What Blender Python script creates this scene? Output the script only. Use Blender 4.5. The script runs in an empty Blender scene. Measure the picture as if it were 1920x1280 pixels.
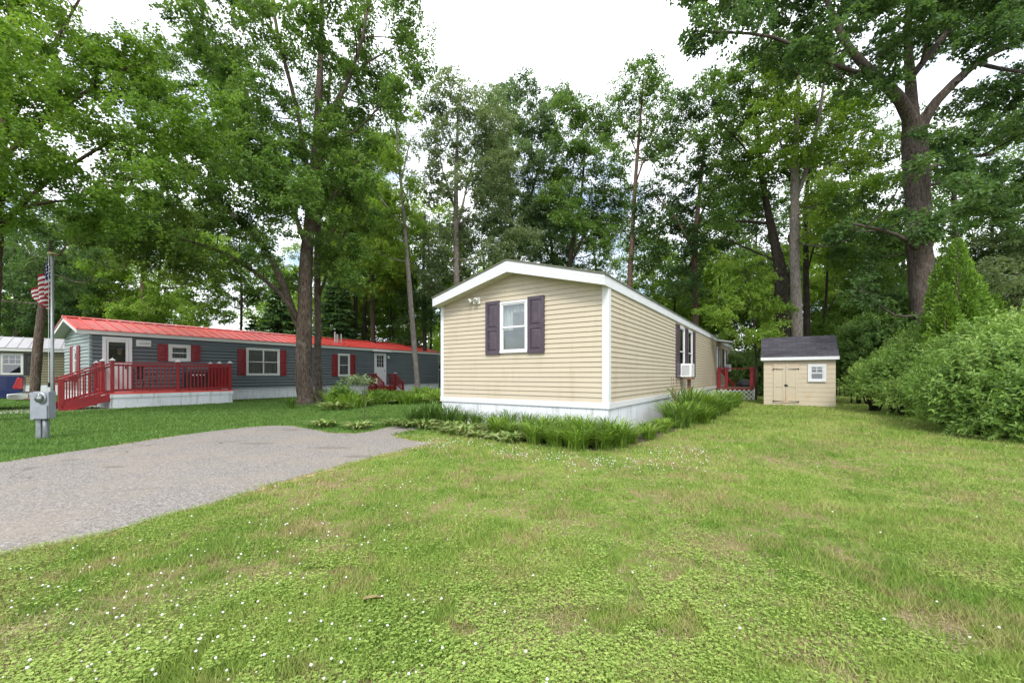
import bpy, bmesh, math, random
import numpy as np
from mathutils import Vector, Matrix

# ------------------------------------------------------------------ camera, world, sun, exposure
S = bpy.context.scene
C = S.collection
FPX, CX, HY, CH = 767.0, 960.0, 703.0, 1.2          # focal length (px of a 1920 wide frame), centre, horizon row, eye height
cam_d = bpy.data.cameras.new("camera")
cam = bpy.data.objects.new("camera", cam_d); C.objects.link(cam)
cam.location = (0, 0, CH); cam.rotation_euler = (math.radians(90), 0, 0)
cam_d.sensor_width = 36; cam_d.lens = FPX / 1920 * 36
cam_d.shift_y = (HY - 640) / 1920
cam_d.clip_start = 0.05; cam_d.clip_end = 2000
S.camera = cam

SUN_EL, SUN_AZ = math.radians(48), math.radians(186)   # azimuth measured clockwise from +Y
world = bpy.data.worlds.new("World"); S.world = world; world.use_nodes = True
wt = world.node_tree; wn = wt.nodes; wl = wt.links; wn.clear()
out = wn.new("ShaderNodeOutputWorld"); bg = wn.new("ShaderNodeBackground")
sky = wn.new("ShaderNodeTexSky"); sky.sky_type = 'NISHITA'; sky.sun_disc = False
sky.sun_elevation = SUN_EL; sky.sun_rotation = SUN_AZ; sky.air_density = 1.0; sky.dust_density = 1.5
tc = wn.new("ShaderNodeTexCoord"); cn = wn.new("ShaderNodeTexNoise")
cn.inputs['Scale'].default_value = 3.2; cn.inputs['Detail'].default_value = 7; cn.inputs['Roughness'].default_value = .6
mp = wn.new("ShaderNodeMapping"); mp.inputs['Scale'].default_value = (1, 1, 2.2)
cr = wn.new("ShaderNodeValToRGB"); cr.color_ramp.elements[0].position = .36; cr.color_ramp.elements[1].position = .56
sp = wn.new("ShaderNodeSeparateXYZ"); mr = wn.new("ShaderNodeMapRange")
mr.inputs['From Min'].default_value = .35; mr.inputs['From Max'].default_value = .62
mx = wn.new("ShaderNodeMath"); mx.operation = 'MAXIMUM'
mix = wn.new("ShaderNodeMix"); mix.data_type = 'RGBA'; mix.inputs['B'].default_value = (10.2, 10.5, 11.0, 1)
wl.new(tc.outputs['Generated'], mp.inputs['Vector']); wl.new(mp.outputs['Vector'], cn.inputs['Vector'])
wl.new(cn.outputs['Fac'], cr.inputs['Fac']); wl.new(tc.outputs['Generated'], sp.inputs[0]); wl.new(sp.outputs['Z'], mr.inputs['Value'])
wl.new(cr.outputs['Color'], mx.inputs[0]); wl.new(mr.outputs['Result'], mx.inputs[1])
wl.new(mx.outputs[0], mix.inputs['Factor']); wl.new(sky.outputs['Color'], mix.inputs['A'])
wl.new(mix.outputs['Result'], bg.inputs['Color']); bg.inputs['Strength'].default_value = .125
wl.new(bg.outputs[0], out.inputs[0])

sun_d = bpy.data.lights.new("sun", 'SUN'); sun_d.energy = 2.1; sun_d.angle = math.radians(16); sun_d.color = (1, .95, .87)
sun = bpy.data.objects.new("sun", sun_d); C.objects.link(sun)
sd = Vector((math.sin(SUN_AZ) * math.cos(SUN_EL), math.cos(SUN_AZ) * math.cos(SUN_EL), math.sin(SUN_EL)))
sun.rotation_euler = sd.to_track_quat('Z', 'Y').to_euler()

S.view_settings.view_transform = 'Standard'; S.view_settings.look = 'None'
S.view_settings.gamma = 1; S.view_settings.exposure = .88
S.render.engine = 'CYCLES'
S.cycles.max_bounces = 8; S.cycles.diffuse_bounces = 4; S.cycles.transparent_max_bounces = 12
S.cycles.use_denoising = True

random.seed(7); RNG = np.random.default_rng(11)

# ------------------------------------------------------------------ helpers
def at(px, py, Y):
    return np.array(((px - CX) * Y / FPX, Y, CH + (HY - py) * Y / FPX))
def gp(px, py):
    Y = CH * FPX / (py - HY)
    return np.array(((px - CX) * Y / FPX, Y, 0.0))

def tag(o, label=None, cat=None, group=None, kind=None):
    if label: o['label'] = label
    if cat: o['category'] = cat
    if group: o['group'] = group
    if kind: o['kind'] = kind
    return o
def empty(name, loc, rz=0, label=None, cat=None, group=None):
    o = bpy.data.objects.new(name, None); C.objects.link(o)
    o.empty_display_size = .2
    o.location = loc; o.rotation_euler = (0, 0, rz)
    return tag(o, label, cat, group)
def kids(o):
    return [c for c in bpy.data.objects if c.parent is o]
def copy_tree(o, parent=None):
    c = o.copy(); C.objects.link(c)
    if parent: c.parent = parent
    for ch in list(kids(o)): copy_tree(ch, c)
    return c

class MB:
    def __init__(s): s.v = []; s.f = []
    def add(s, vs, fs):
        n = len(s.v); s.v += [tuple(map(float, v)) for v in vs]; s.f += [tuple(i + n for i in f) for f in fs]; return s
    def box(s, x0, x1, y0, y1, z0, z1, m=None):
        P = [(x, y, z) for z in (z0, z1) for x, y in ((x0, y0), (x1, y0), (x1, y1), (x0, y1))]
        if m: P = [m(*p) for p in P]
        return s.add(P, [(0, 3, 2, 1), (4, 5, 6, 7), (0, 1, 5, 4), (1, 2, 6, 5), (2, 3, 7, 6), (3, 0, 4, 7)])
    def bar(s, a, b, w, h, up=(0, 0, 1)):
        a = Vector(a); b = Vector(b); d = (b - a).normalized(); u = Vector(up)
        r = d.cross(u).normalized(); u = r.cross(d)
        P = [p + r * (i * w / 2) + u * (j * h / 2) for p in (a, b) for i, j in ((-1, -1), (1, -1), (1, 1), (-1, 1))]
        return s.add(P, [(0, 3, 2, 1), (4, 5, 6, 7), (0, 1, 5, 4), (1, 2, 6, 5), (2, 3, 7, 6), (3, 0, 4, 7)])
    def tube(s, pts, rad, n=8, jit=0, cap=True):
        pts = [Vector(p) for p in pts]; N = len(pts); vs = []; ref = Vector((.3, 1, .1))
        for i, p in enumerate(pts):
            d = (pts[min(i + 1, N - 1)] - pts[max(i - 1, 0)]).normalized()
            a = d.cross(ref).normalized(); b = d.cross(a)
            r = rad[i] if hasattr(rad, '__len__') else rad
            for k in range(n):
                t = 2 * math.pi * k / n; q = r * (1 + (random.uniform(-jit, jit) if jit else 0))
                vs.append(p + a * (math.cos(t) * q) + b * (math.sin(t) * q))
        fs = [(i * n + k, i * n + (k + 1) % n, (i + 1) * n + (k + 1) % n, (i + 1) * n + k) for i in range(N - 1) for k in range(n)]
        if cap: fs += [tuple(range(n))[::-1], tuple((N - 1) * n + k for k in range(n))]
        return s.add(vs, fs)
    def lathe(s, c, prof, n=16, axis='z'):
        vs = []
        for r, h in prof:
            for k in range(n):
                t = 2 * math.pi * k / n; a, b = r * math.cos(t), r * math.sin(t)
                vs.append((c[0] + a, c[1] + b, c[2] + h) if axis == 'z' else ((c[0] + a, c[1] - h, c[2] + b) if axis == 'y' else (c[0] + h, c[1] + a, c[2] + b)))
        N = len(prof)
        fs = [(i * n + k, i * n + (k + 1) % n, (i + 1) * n + (k + 1) % n, (i + 1) * n + k) for i in range(N - 1) for k in range(n)]
        fs += [tuple(range(n))[::-1], tuple((N - 1) * n + k for k in range(n))]
        return s.add(vs, fs)
    def prism(s, poly, a0, a1, m):
        """poly: list of (u,v); extruded from a0 to a1; m(u,v,a)->xyz"""
        n = len(poly); P = [m(u, v, a) for a in (a0, a1) for u, v in poly]
        return s.add(P, [tuple(range(n))[::-1], tuple(range(n, 2 * n))] + [(i, (i + 1) % n, n + (i + 1) % n, n + i) for i in range(n)])
    def build(s, name, mat, parent=None, smooth=False, bevel=0):
        me = bpy.data.meshes.new(name); me.from_pydata(s.v, [], s.f)
        bm = bmesh.new(); bm.from_mesh(me); bmesh.ops.recalc_face_normals(bm, faces=bm.faces); bm.to_mesh(me); bm.free()
        me.materials.append(mat)
        if smooth: me.polygons.foreach_set('use_smooth', [True] * len(me.polygons))
        o = bpy.data.objects.new(name, me); C.objects.link(o)
        if parent: o.parent = parent
        if bevel:
            b = o.modifiers.new('bevel', 'BEVEL'); b.width = bevel; b.segments = 2; b.limit_method = 'ANGLE'
        return o

def npmesh(name, V, F, mat, parent=None, rnd=None, smooth=False):
    V = np.asarray(V, np.float32); F = np.asarray(F, np.int32); k = F.shape[1]
    me = bpy.data.meshes.new(name)
    me.vertices.add(len(V)); me.vertices.foreach_set('co', V.ravel())
    me.loops.add(F.size); me.loops.foreach_set('vertex_index', F.ravel())
    me.polygons.add(len(F)); me.polygons.foreach_set('loop_start', np.arange(0, F.size, k, dtype=np.int32))
    try: me.polygons.foreach_set('loop_total', np.full(len(F), k, np.int32))
    except Exception: pass
    me.polygons.foreach_set('use_smooth', np.full(len(F), smooth))
    if rnd is not None:
        a = me.attributes.new('rnd', 'FLOAT', 'POINT'); a.data.foreach_set('value', np.asarray(rnd, np.float32))
    me.update(calc_edges=True); me.materials.append(mat)
    o = bpy.data.objects.new(name, me); C.objects.link(o)
    if parent: o.parent = parent
    return o

# ------------------------------------------------------------------ materials
class NT:
    def __init__(s, name):
        s.m = bpy.data.materials.new(name); s.m.use_nodes = True; s.t = s.m.node_tree; s.n = s.t.nodes
        s.p = s.n['Principled BSDF']; s.o = s.n['Material Output']
    def new(s, typ, **kw):
        nd = s.n.new('ShaderNode' + typ)
        for k, v in kw.items():
            if k in nd.inputs: nd.inputs[k].default_value = v
            else: setattr(nd, k, v)
        return nd
    def l(s, a, b): s.t.links.new(a, b)
    def pos(s): return s.new('NewGeometry').outputs['Position']
    def obj(s): return s.new('TexCoord').outputs['Object']
    def noise(s, vec, scale, detail=3, rough=.5, sc=None):
        if sc:
            m = s.new('Mapping'); m.inputs['Scale'].default_value = sc; s.l(vec, m.inputs['Vector']); vec = m.outputs['Vector']
        n = s.new('TexNoise', Scale=scale, Detail=detail, Roughness=rough); s.l(vec, n.inputs['Vector']); return n.outputs['Fac']
    def ramp(s, fac, *stops):
        r = s.new('ValToRGB'); e = r.color_ramp.elements
        while len(e) < len(stops): e.new(.5)
        for el, (p, c) in zip(e, stops):
            el.position = p; el.color = (*c, 1) if hasattr(c, '__len__') else (c, c, c, 1)
        s.l(fac, r.inputs['Fac']); return r.outputs['Color']
    def mix(s, fac, a, b, blend='MIX'):
        m = s.new('Mix', data_type='RGBA', blend_type=blend)
        for v, k in ((fac, 'Factor'), (a, 'A'), (b, 'B')):
            if hasattr(v, 'is_linked') or hasattr(v, 'links'): s.l(v, m.inputs[k])
            else: m.inputs[k].default_value = v if k == 'Factor' else ((*v, 1) if hasattr(v, '__len__') else (v, v, v, 1))
        return m.outputs['Result']
    def math(s, op, a, b=0.0):
        m = s.new('Math', operation=op)
        for i, v in enumerate((a, b)):
            if hasattr(v, 'links'): s.l(v, m.inputs[i])
            else: m.inputs[i].default_value = v
        return m.outputs[0]
    def bump(s, h, strength=.3, dist=.01):
        b = s.new('Bump', Strength=strength, Distance=dist); s.l(h, b.inputs['Height']); s.l(b.outputs[0], s.p.inputs['Normal'])
    def base(s, c):
        if hasattr(c, 'links'): s.l(c, s.p.inputs['Base Color'])
        else: s.p.inputs['Base Color'].default_value = (*c, 1)

def simple(name, col, rough=.5, var=.12, scale=3, dirt=None, bump=0, bscale=60, metal=0, sc=None, spec=.5):
    t = NT(name); v = t.obj()
    n = t.noise(v, scale, 5, .6, sc)
    c = t.ramp(n, (.3, tuple(x * (1 - var) for x in col)), (.7, tuple(min(1, x * (1 + var)) for x in col)))
    if dirt:
        d = t.ramp(t.noise(v, dirt[1], 6, .65, dirt[3] if len(dirt) > 3 else None), (.52, 0), (.72, 1))
        c = t.mix(t.math('MULTIPLY', d, dirt[2]), c, dirt[0])
    t.base(c); t.p.inputs['Roughness'].default_value = rough; t.p.inputs['Metallic'].default_value = metal
    t.p.inputs['Specular IOR Level'].default_value = spec
    if bump: t.bump(t.noise(v, bscale, 4), bump, .004)
    return t.m

M = {}
M['vinyl'] = simple('cream_vinyl', (.425, .370, .282), .5, .05, 1.2, ((.34, .29, .20), 2.2, .55, (1.6, 1.6, .3)), .12, 90, sc=(.4, .4, 3))
M['white'] = simple('white_trim', (0.5580, 0.5670, 0.5895), .45, .04, 2, ((.5, .5, .46), 3, .3))
M['skirt'] = simple('white_skirting', (.60, .625, .665), .5, .05, 2, ((.25, .27, .19), 2.4, .75, (3.5, 3.5, .4)))
M['fascia'] = simple('white_fascia', (0.5760, 0.5895, 0.6210), .5, .06, 1, ((.42, .43, .47), 4, .75, (.6, .6, 9)))
M['soffit'] = simple('cream_soffit', (0.5400, 0.5040, 0.3870), .6, .04, 2)
M['plum'] = simple('plum_plastic', (.050, .034, .050), .42, .15, 8, ((.10, .08, .10), 6, .5), .1, 120)
M['bark'] = None
M['red'] = simple('red_paint', (.22, .008, .012), .48, .18, 4, ((.12, .025, .022), 5, .6))
M['redshut'] = simple('red_shutter', (.17, .008, .014), .5, .1, 4)
M['greysiding'] = simple('slate_vinyl', (.080, .096, .108), .5, .06, 1.5, ((.11, .125, .135), 2, .4))
M['palesiding'] = simple('pale_grey_green_vinyl', (0.1980, 0.2430, 0.2340), .5, .06, 1.5)
M['greytrim'] = simple('pale_grey_trim', (0.4950, 0.5130, 0.5040), .5, .05, 3)
M['redroof'] = simple('red_metal', (0.6480, 0.0765, 0.0585), .30, .10, .6, ((.52, .12, .12), 1, .8), 0, 40, .15)
M['silverroof'] = simple('silver_metal', (0.3780, 0.3690, 0.3870), .4, .12, .7, ((.30, .28, .29), 2, .6), 0, 40, .4)
M['tansiding'] = simple('tan_vinyl', (.155, .140, .082), .5, .06, 1.5)
M['darkshutter'] = simple('dark_shutter', (.012, .016, .016), .5, .1, 5)
M['shingle'] = None
M['metalgrey'] = simple('grey_galvanised_box', (0.2430, 0.2610, 0.3060), .5, .10, 5, ((.40, .42, .45), 9, .5), .05, 60, .3)
M['postmetal'] = simple('grey_steel_post', (.20, .22, .24), .5, .12, 6, ((.35, .36, .36), 12, .5), .05, 60, .4)
M['pole'] = simple('aluminium_pole', (.30, .325, .33), .42, .08, 6, None, 0, 40, .55)
M['gold'] = simple('dull_brass', (.38, .30, .16), .5, .1, 6)
M['black'] = simple('black_iron', (.012, .012, .013), .5, .2, 8)
M['wood'] = simple('weathered_brown_wood', (.15, .085, .055), .75, .25, 5, None, .3, 40, sc=(6, 6, .6))
M['shed'] = simple('cream_painted_board', (.435, .375, .285), .6, .05, 2, ((.42, .26, .16), 2.2, .5, (1, 1, .7)), .1, 60)
M['truck'] = None
M['chrome'] = simple('chrome', (.75, .76, .78), .14, .05, 4, None, 0, 40, 1)
M['rubber'] = simple('tyre_rubber', (.015, .015, .016), .8, .2, 10)
M['redlens'] = simple('red_lens', (.28, .010, .010), .15, .1, 8)
M['clearlens'] = simple('clear_lens', (.7, .72, .75), .12, .05, 8)
M['curtain'] = simple('pale_curtain', (.46, .49, .47), .9, .1, 3, None, 0, 30)
M['darkcurtain'] = simple('grey_blind', (.17, .175, .18), .9, .1, 3)
M['room'] = simple('dim_room', (.12, .11, .10), .9, .1, 1)
M['aircon'] = simple('white_aircon_case', (.72, .73, .74), .45, .04, 4, ((.5, .48, .42), 6, .4))
M['grille'] = simple('grey_grille', (.30, .31, .33), .5, .1, 5)
M['concrete'] = simple('concrete', (.33, .31, .29), .9, .15, 4, None, .2, 60)
M['stone'] = simple('rust_brown_stone', (.22, .12, .08), .9, .25, 5, None, .3, 40)
M['skin'] = simple('skin', (.45, .27, .19), .5, .06, 8)
M['cloth'] = simple('dark_clothing', (.014, .015, .018), .9, .2, 8)
M['hair'] = simple('grey_hair', (.10, .085, .07), .7, .2, 20)
M['lampwhite'] = simple('lamp_housing', (.72, .71, .66), .4, .05, 5)
M['lens'] = simple('smoked_lens', (.20, .21, .20), .15, .1, 5)
M['greyshed'] = simple('grey_board', (.12, .135, .15), .6, .1, 3)
M['farhouse'] = simple('dark_grey_siding', (.07, .075, .075), .7, .12, 1)
M['tarp'] = simple('dark_grey_cover', (.035, .04, .045), .55, .2, 4)
M['pinkish'] = simple('dry_leaf_tan', (.27, .165, .105), .7, .2, 14)

def glass():
    t = NT('window_glass'); g = t.new('BsdfGlossy', Roughness=.02); g.inputs['Color'].default_value = (.9, .93, .95, 1)
    tr = t.new('BsdfTransparent'); tr.inputs['Color'].default_value = (.72, .75, .75, 1)
    lw = t.new('LayerWeight', Blend=.35); m = t.new('MixShader')
    f = t.math('ADD', t.math('MULTIPLY', lw.outputs['Fresnel'], .8), .08)
    t.l(f, m.inputs[0]); t.l(tr.outputs[0], m.inputs[1]); t.l(g.outputs[0], m.inputs[2]); t.l(m.outputs[0], t.o.inputs[0]); return t.m
M['glass'] = glass()
def truckpaint():
    t = NT('navy_car_paint'); t.base((.007, .015, .065)); t.p.inputs['Roughness'].default_value = .3; t.p.inputs['Specular IOR Level'].default_value = .3; t.p.inputs['Coat Weight'].default_value = .15
    t.p.inputs['Coat Roughness'].default_value = .04; return t.m
M['truck'] = truckpaint()
def shingle():
    t = NT('dark_shingles'); v = t.obj(); b = t.new('TexBrick', Scale=1.0); b.offset = .5
    b.inputs['Color1'].default_value = (.022, .020, .028, 1); b.inputs['Color2'].default_value = (.046, .043, .056, 1); b.inputs['Mortar'].default_value = (.012, .011, .014, 1)
    b.inputs['Brick Width'].default_value = .32; b.inputs['Row Height'].default_value = .13; b.inputs['Mortar Size'].default_value = .008
    t.l(v, b.inputs['Vector'])
    n = t.ramp(t.noise(v, 2.2, 5, .6, (.5, 4, 4)), (.45, 0), (.7, 1))
    t.base(t.mix(t.math('MULTIPLY', n, .35), b.outputs['Color'], (.09, .088, .10)))
    t.p.inputs['Roughness'].default_value = .9; t.bump(t.noise(v, 160, 2), .5, .004); return t.m
M['shingle'] = shingle()
M['mossroof'] = simple('mossy_shingles', (.10, .105, .075), .9, .25, 3, ((.16, .17, .10), 5, .6), .4, 120)

def bark(name, c0, c1, lich=(.30, .31, .27), la=.35):
    t = NT(name); v = t.obj()
    n = t.noise(v, 9, 8, .65, (2.6, 2.6, .6)); n2 = t.noise(v, 26, 5, .6, (2, 2, .5))
    c = t.ramp(n, (.34, c0), (.52, tuple((a + b) / 2 for a, b in zip(c0, c1))), (.68, c1))
    c = t.mix(t.math('MULTIPLY', t.ramp(t.noise(v, 2.6, 6, .7), (.54, 0), (.66, 1)), la), c, lich)
    t.base(c); t.p.inputs['Roughness'].default_value = .95; t.p.inputs['Specular IOR Level'].default_value = .2
    b = t.new('Bump', Strength=.9, Distance=.05); t.l(t.math('ADD', n, t.math('MULTIPLY', n2, .5)), b.inputs['Height']); t.l(b.outputs[0], t.p.inputs['Normal'])
    return t.m
M['bark'] = bark('grey_brown_bark', (.034, .024, .018), (.17, .13, .105))
M['bark_maple'] = bark('dark_grey_maple_bark', (.028, .021, .018), (.13, .105, .09), (.19, .18, .16), .3)
M['bark_dark'] = bark('dark_bark', (.018, .014, .012), (.085, .068, .055), (.12, .12, .10), .2)
M['bark_pale'] = bark('pale_grey_bark', (.11, .09, .08), (.30, .265, .245), (.36, .35, .32), .3)
M['bark_warm'] = bark('warm_brown_bark', (.05, .032, .024), (.17, .115, .085), (.22, .20, .17), .25)

def leafmat(name, lo, mid, hi, trans=.52, rough=.45, gloss=.35):
    t = NT(name); a = t.new('Attribute', attribute_name='rnd')
    big = t.noise(t.pos(), .45, 3, .5)
    f = t.math('ADD', t.math('MULTIPLY', a.outputs['Fac'], .62), t.math('MULTIPLY', t.math('SUBTRACT', big, .31), .9))
    c = t.ramp(f, (.12, lo), (.5, mid), (.9, hi))
    t.base(c); t.p.inputs['Roughness'].default_value = rough; t.p.inputs['Specular IOR Level'].default_value = gloss
    tl = t.new('BsdfTranslucent'); t.l(t.mix(1.0, c, (1.0, 1.0, .45), 'MULTIPLY'), tl.inputs['Color'])
    m = t.new('MixShader'); m.inputs[0].default_value = trans
    t.l(t.p.outputs[0], m.inputs[1]); t.l(tl.outputs[0], m.inputs[2]); t.l(m.outputs[0], t.o.inputs[0]); return t.m
M['leaf_mid'] = leafmat('mid_green_leaves', (0.05, 0.108, 0.024), (0.125, 0.225, 0.056), (0.225, 0.345, 0.1))
M['leaf_bright'] = leafmat('bright_green_leaves', (0.07, 0.145, 0.02), (0.16, 0.285, 0.048), (0.265, 0.4, 0.085))
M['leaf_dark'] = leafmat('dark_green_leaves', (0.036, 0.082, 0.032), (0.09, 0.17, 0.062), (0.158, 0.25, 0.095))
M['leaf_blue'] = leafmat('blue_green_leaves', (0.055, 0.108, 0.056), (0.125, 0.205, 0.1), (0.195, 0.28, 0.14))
M['leaf_silver'] = leafmat('silvery_green_leaves', (0.09, 0.135, 0.07), (0.19, 0.26, 0.14), (0.31, 0.37, 0.25))
M['leaf_thuja'] = leafmat('thuja_green_leaves', (0.06, 0.125, 0.012), (0.15, 0.27, 0.03), (0.26, 0.39, 0.055), .2)
M['leaf_wood'] = leafmat('brightened_woodland_leaves', (0.12, 0.215, 0.028), (0.235, 0.375, 0.068), (0.36, 0.48, 0.115), .58)  # leaf colour brightened to make up for light missing under the crowns
M['leaf_bush'] = leafmat('shrub_green_leaves', (0.075, 0.165, 0.028), (0.195, 0.325, 0.068), (0.38, 0.49, 0.15), .35)
M['leaf_needle'] = leafmat('dark_needles', (0.028, 0.07, 0.026), (0.065, 0.14, 0.048), (0.12, 0.21, 0.07), .15)
M['leaf_lily'] = leafmat('daylily_leaves', (0.085, 0.17, 0.022), (0.18, 0.305, 0.042), (0.28, 0.4, 0.075), .35)
M['leaf_deep'] = leafmat('deep_green_blades', (0.05, 0.11, 0.022), (0.11, 0.205, 0.036), (0.19, 0.29, 0.06), .3)
M['leaf_hosta'] = leafmat('variegated_leaves', (.06, .13, .02), (.17, .25, .06), (.50, .53, .26), .3)

# shared lawn colour: patches of green, yellow-green and dry thatch
def lawn_colour(t):
    v = t.pos()
    s = t.new('SeparateXYZ'); t.l(v, s.inputs[0]); X, Y = s.outputs['X'], s.outputs['Y']
    big = t.noise(v, .55, 5, .6); med = t.noise(v, 2.6, 5, .65); fine = t.noise(v, 9, 4, .6)
    c = t.ramp(t.math('ADD', t.math('MULTIPLY', big, .5), t.math('MULTIPLY', med, .5)), (.36, (.138, .250, .036)), (.5, (.228, .325, .064)), (.64, (.340, .392, .110)))
    dry = t.ramp(t.math('ADD', t.math('ADD', t.math('MULTIPLY', med, .42), t.math('MULTIPLY', fine, .42)), t.math('MULTIPLY', t.noise(v, .8, 3, .5), .32)), (.56, 0), (.67, 1))
    far = t.new('MapRange'); far.inputs['From Min'].default_value = 7.5; far.inputs['From Max'].default_value = 10; far.inputs['To Min'].default_value = .85; far.inputs['To Max'].default_value = .35
    t.l(Y, far.inputs['Value'])
    dryf = t.math('MULTIPLY', dry, far.outputs['Result'])
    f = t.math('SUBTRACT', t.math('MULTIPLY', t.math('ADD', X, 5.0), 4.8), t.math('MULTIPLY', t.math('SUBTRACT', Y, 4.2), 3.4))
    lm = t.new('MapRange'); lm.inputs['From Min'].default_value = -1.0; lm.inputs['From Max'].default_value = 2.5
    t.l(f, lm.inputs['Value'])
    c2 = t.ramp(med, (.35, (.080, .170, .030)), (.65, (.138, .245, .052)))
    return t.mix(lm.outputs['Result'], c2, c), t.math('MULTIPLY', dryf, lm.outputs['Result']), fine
def lawn_ground():
    t = NT('lawn_soil'); c, d, fine = lawn_colour(t)
    c = t.mix(.25, c, (.07, .075, .02)); thatch = t.ramp(fine, (.35, (.15, .095, .060)), (.65, (.34, .245, .165)))
    c = t.mix(d, c, thatch)
    hp = t.math('ADD', t.math('MULTIPLY', t.noise(t.pos(), 55, 4, .7), .5), t.math('MULTIPLY', t.noise(t.pos(), 150, 3, .7), .5))
    c = t.mix(t.ramp(hp, (.40, 0), (.60, .8)), c, t.mix(1.0, c, (.42, .40, .36), 'MULTIPLY'))
    t.base(c); t.p.inputs['Roughness'].default_value = 1; t.p.inputs['Specular IOR Level'].default_value = .1
    t.bump(hp, .6, .03); return t.m
M['lawn'] = lawn_ground()
def blade_mat():
    t = NT('grass_blades'); c, d, _ = lawn_colour(t); a = t.new('Attribute', attribute_name='rnd')
    c = t.mix(t.math('MULTIPLY', d, .7), c, (.36, .28, .15))
    k = t.ramp(a.outputs['Fac'], (0, .68), (1, 1.30)); c = t.mix(1.0, c, k, 'MULTIPLY')
    t.base(c); t.p.inputs['Roughness'].default_value = .55; t.p.inputs['Specular IOR Level'].default_value = .25
    tl = t.new('BsdfTranslucent'); t.l(c, tl.inputs['Color']); m = t.new('MixShader'); m.inputs[0].default_value = .35
    t.l(t.p.outputs[0], m.inputs[1]); t.l(tl.outputs[0], m.inputs[2]); t.l(m.outputs[0], t.o.inputs[0]); return t.m
M['blade'] = blade_mat()
M['clover'] = leafmat('clover_leaflets', (.15, .26, .045), (.29, .41, .085), (.42, .52, .15), .35)
M['straw'] = leafmat('dead_straws', (.10, .065, .04), (.26, .19, .115), (.48, .40, .27), .1)
M['petal'] = simple('clover_petals', (0.6400, 0.6400, 0.6080), .7, .06, 30)

def asphalt():
    t = NT('worn_asphalt'); v = t.pos()
    vo = t.new('TexVoronoi', Scale=85.0); t.l(v, vo.inputs['Vector'])
    c = t.ramp(vo.outputs['Color'], (.0, (.05, .046, .043)), (.45, (.155, .143, .135)), (1, (.41, .38, .36)))
    c = t.mix(.30, c, t.ramp(t.noise(v, 130, 3, .6), (.3, (.115, .106, .099)), (.7, (.265, .243, .228))))
    w = t.noise(v, 1.1, 6, .65); c = t.mix(t.ramp(w, (.45, 0), (.75, .6)), c, (.25, .215, .165))
    cv = t.new('TexVoronoi', Scale=.55, feature='DISTANCE_TO_EDGE'); vm = t.new('VectorMath', operation='ADD'); nz_ = t.new('TexNoise', Scale=2.2, Detail=6.0); t.l(v, nz_.inputs['Vector'])
    vs_ = t.new('VectorMath', operation='SCALE'); vs_.inputs['Scale'].default_value = .9; t.l(nz_.outputs['Color'], vs_.inputs[0]); t.l(v, vm.inputs[0]); t.l(vs_.outputs[0], vm.inputs[1]); t.l(vm.outputs[0], cv.inputs['Vector'])
    crk = t.ramp(cv.outputs['Distance'], (.004, .55), (.014, 0)); c = t.mix(t.math('MULTIPLY', crk, t.ramp(t.noise(v, .7, 2), (.48, 0), (.56, 1))), c, (.055, .05, .045))
    s = t.new('SeparateXYZ'); t.l(v, s.inputs[0]); wob = t.math('MULTIPLY', t.math('SUBTRACT', t.noise(v, 7, 5, .65), .5), 1.5)
    for (sx, sy, rx, ry) in STAINS:
        dx = t.math('DIVIDE', t.math('SUBTRACT', s.outputs['X'], sx), rx); dy = t.math('DIVIDE', t.math('SUBTRACT', s.outputs['Y'], sy), ry)
        r = t.math('ADD', t.math('SQRT', t.math('ADD', t.math('MULTIPLY', dx, dx), t.math('MULTIPLY', dy, dy))), wob)
        mr_ = t.new('MapRange'); mr_.inputs['From Min'].default_value = .7; mr_.inputs['From Max'].default_value = 1.2; mr_.inputs['To Min'].default_value = .42; mr_.inputs['To Max'].default_value = 0
        t.l(r, mr_.inputs['Value']); c = t.mix(mr_.outputs['Result'], c, (.075, .07, .062))
    t.base(c); t.p.inputs['Roughness'].default_value = .9; t.p.inputs['Specular IOR Level'].default_value = .25
    t.bump(vo.outputs['Distance'], .5, .008); return t.m
STAINS = [(*gp(480, 832)[:2], .33, .13), (*gp(215, 876)[:2], .16, .08), (*gp(670, 856)[:2], .22, .10), (*gp(130, 863)[:2], .12, .08), (*gp(620, 840)[:2], .35, .12), (*gp(545, 806)[:2], .22, .15)]
M['asphalt'] = asphalt()
M['soil'] = simple('bed_mulch', (.055, .040, .026), 1, .4, 9, None, .6, 60)
M['dryedge'] = simple('dry_edge_thatch', (.26, .19, .09), 1, .35, 12, ((.15, .20, .04), 5, .8), .5, 80)
M['gravel'] = simple('pale_grit', (.34, .32, .30), 1, .3, 30, None, .5, 90)

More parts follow.
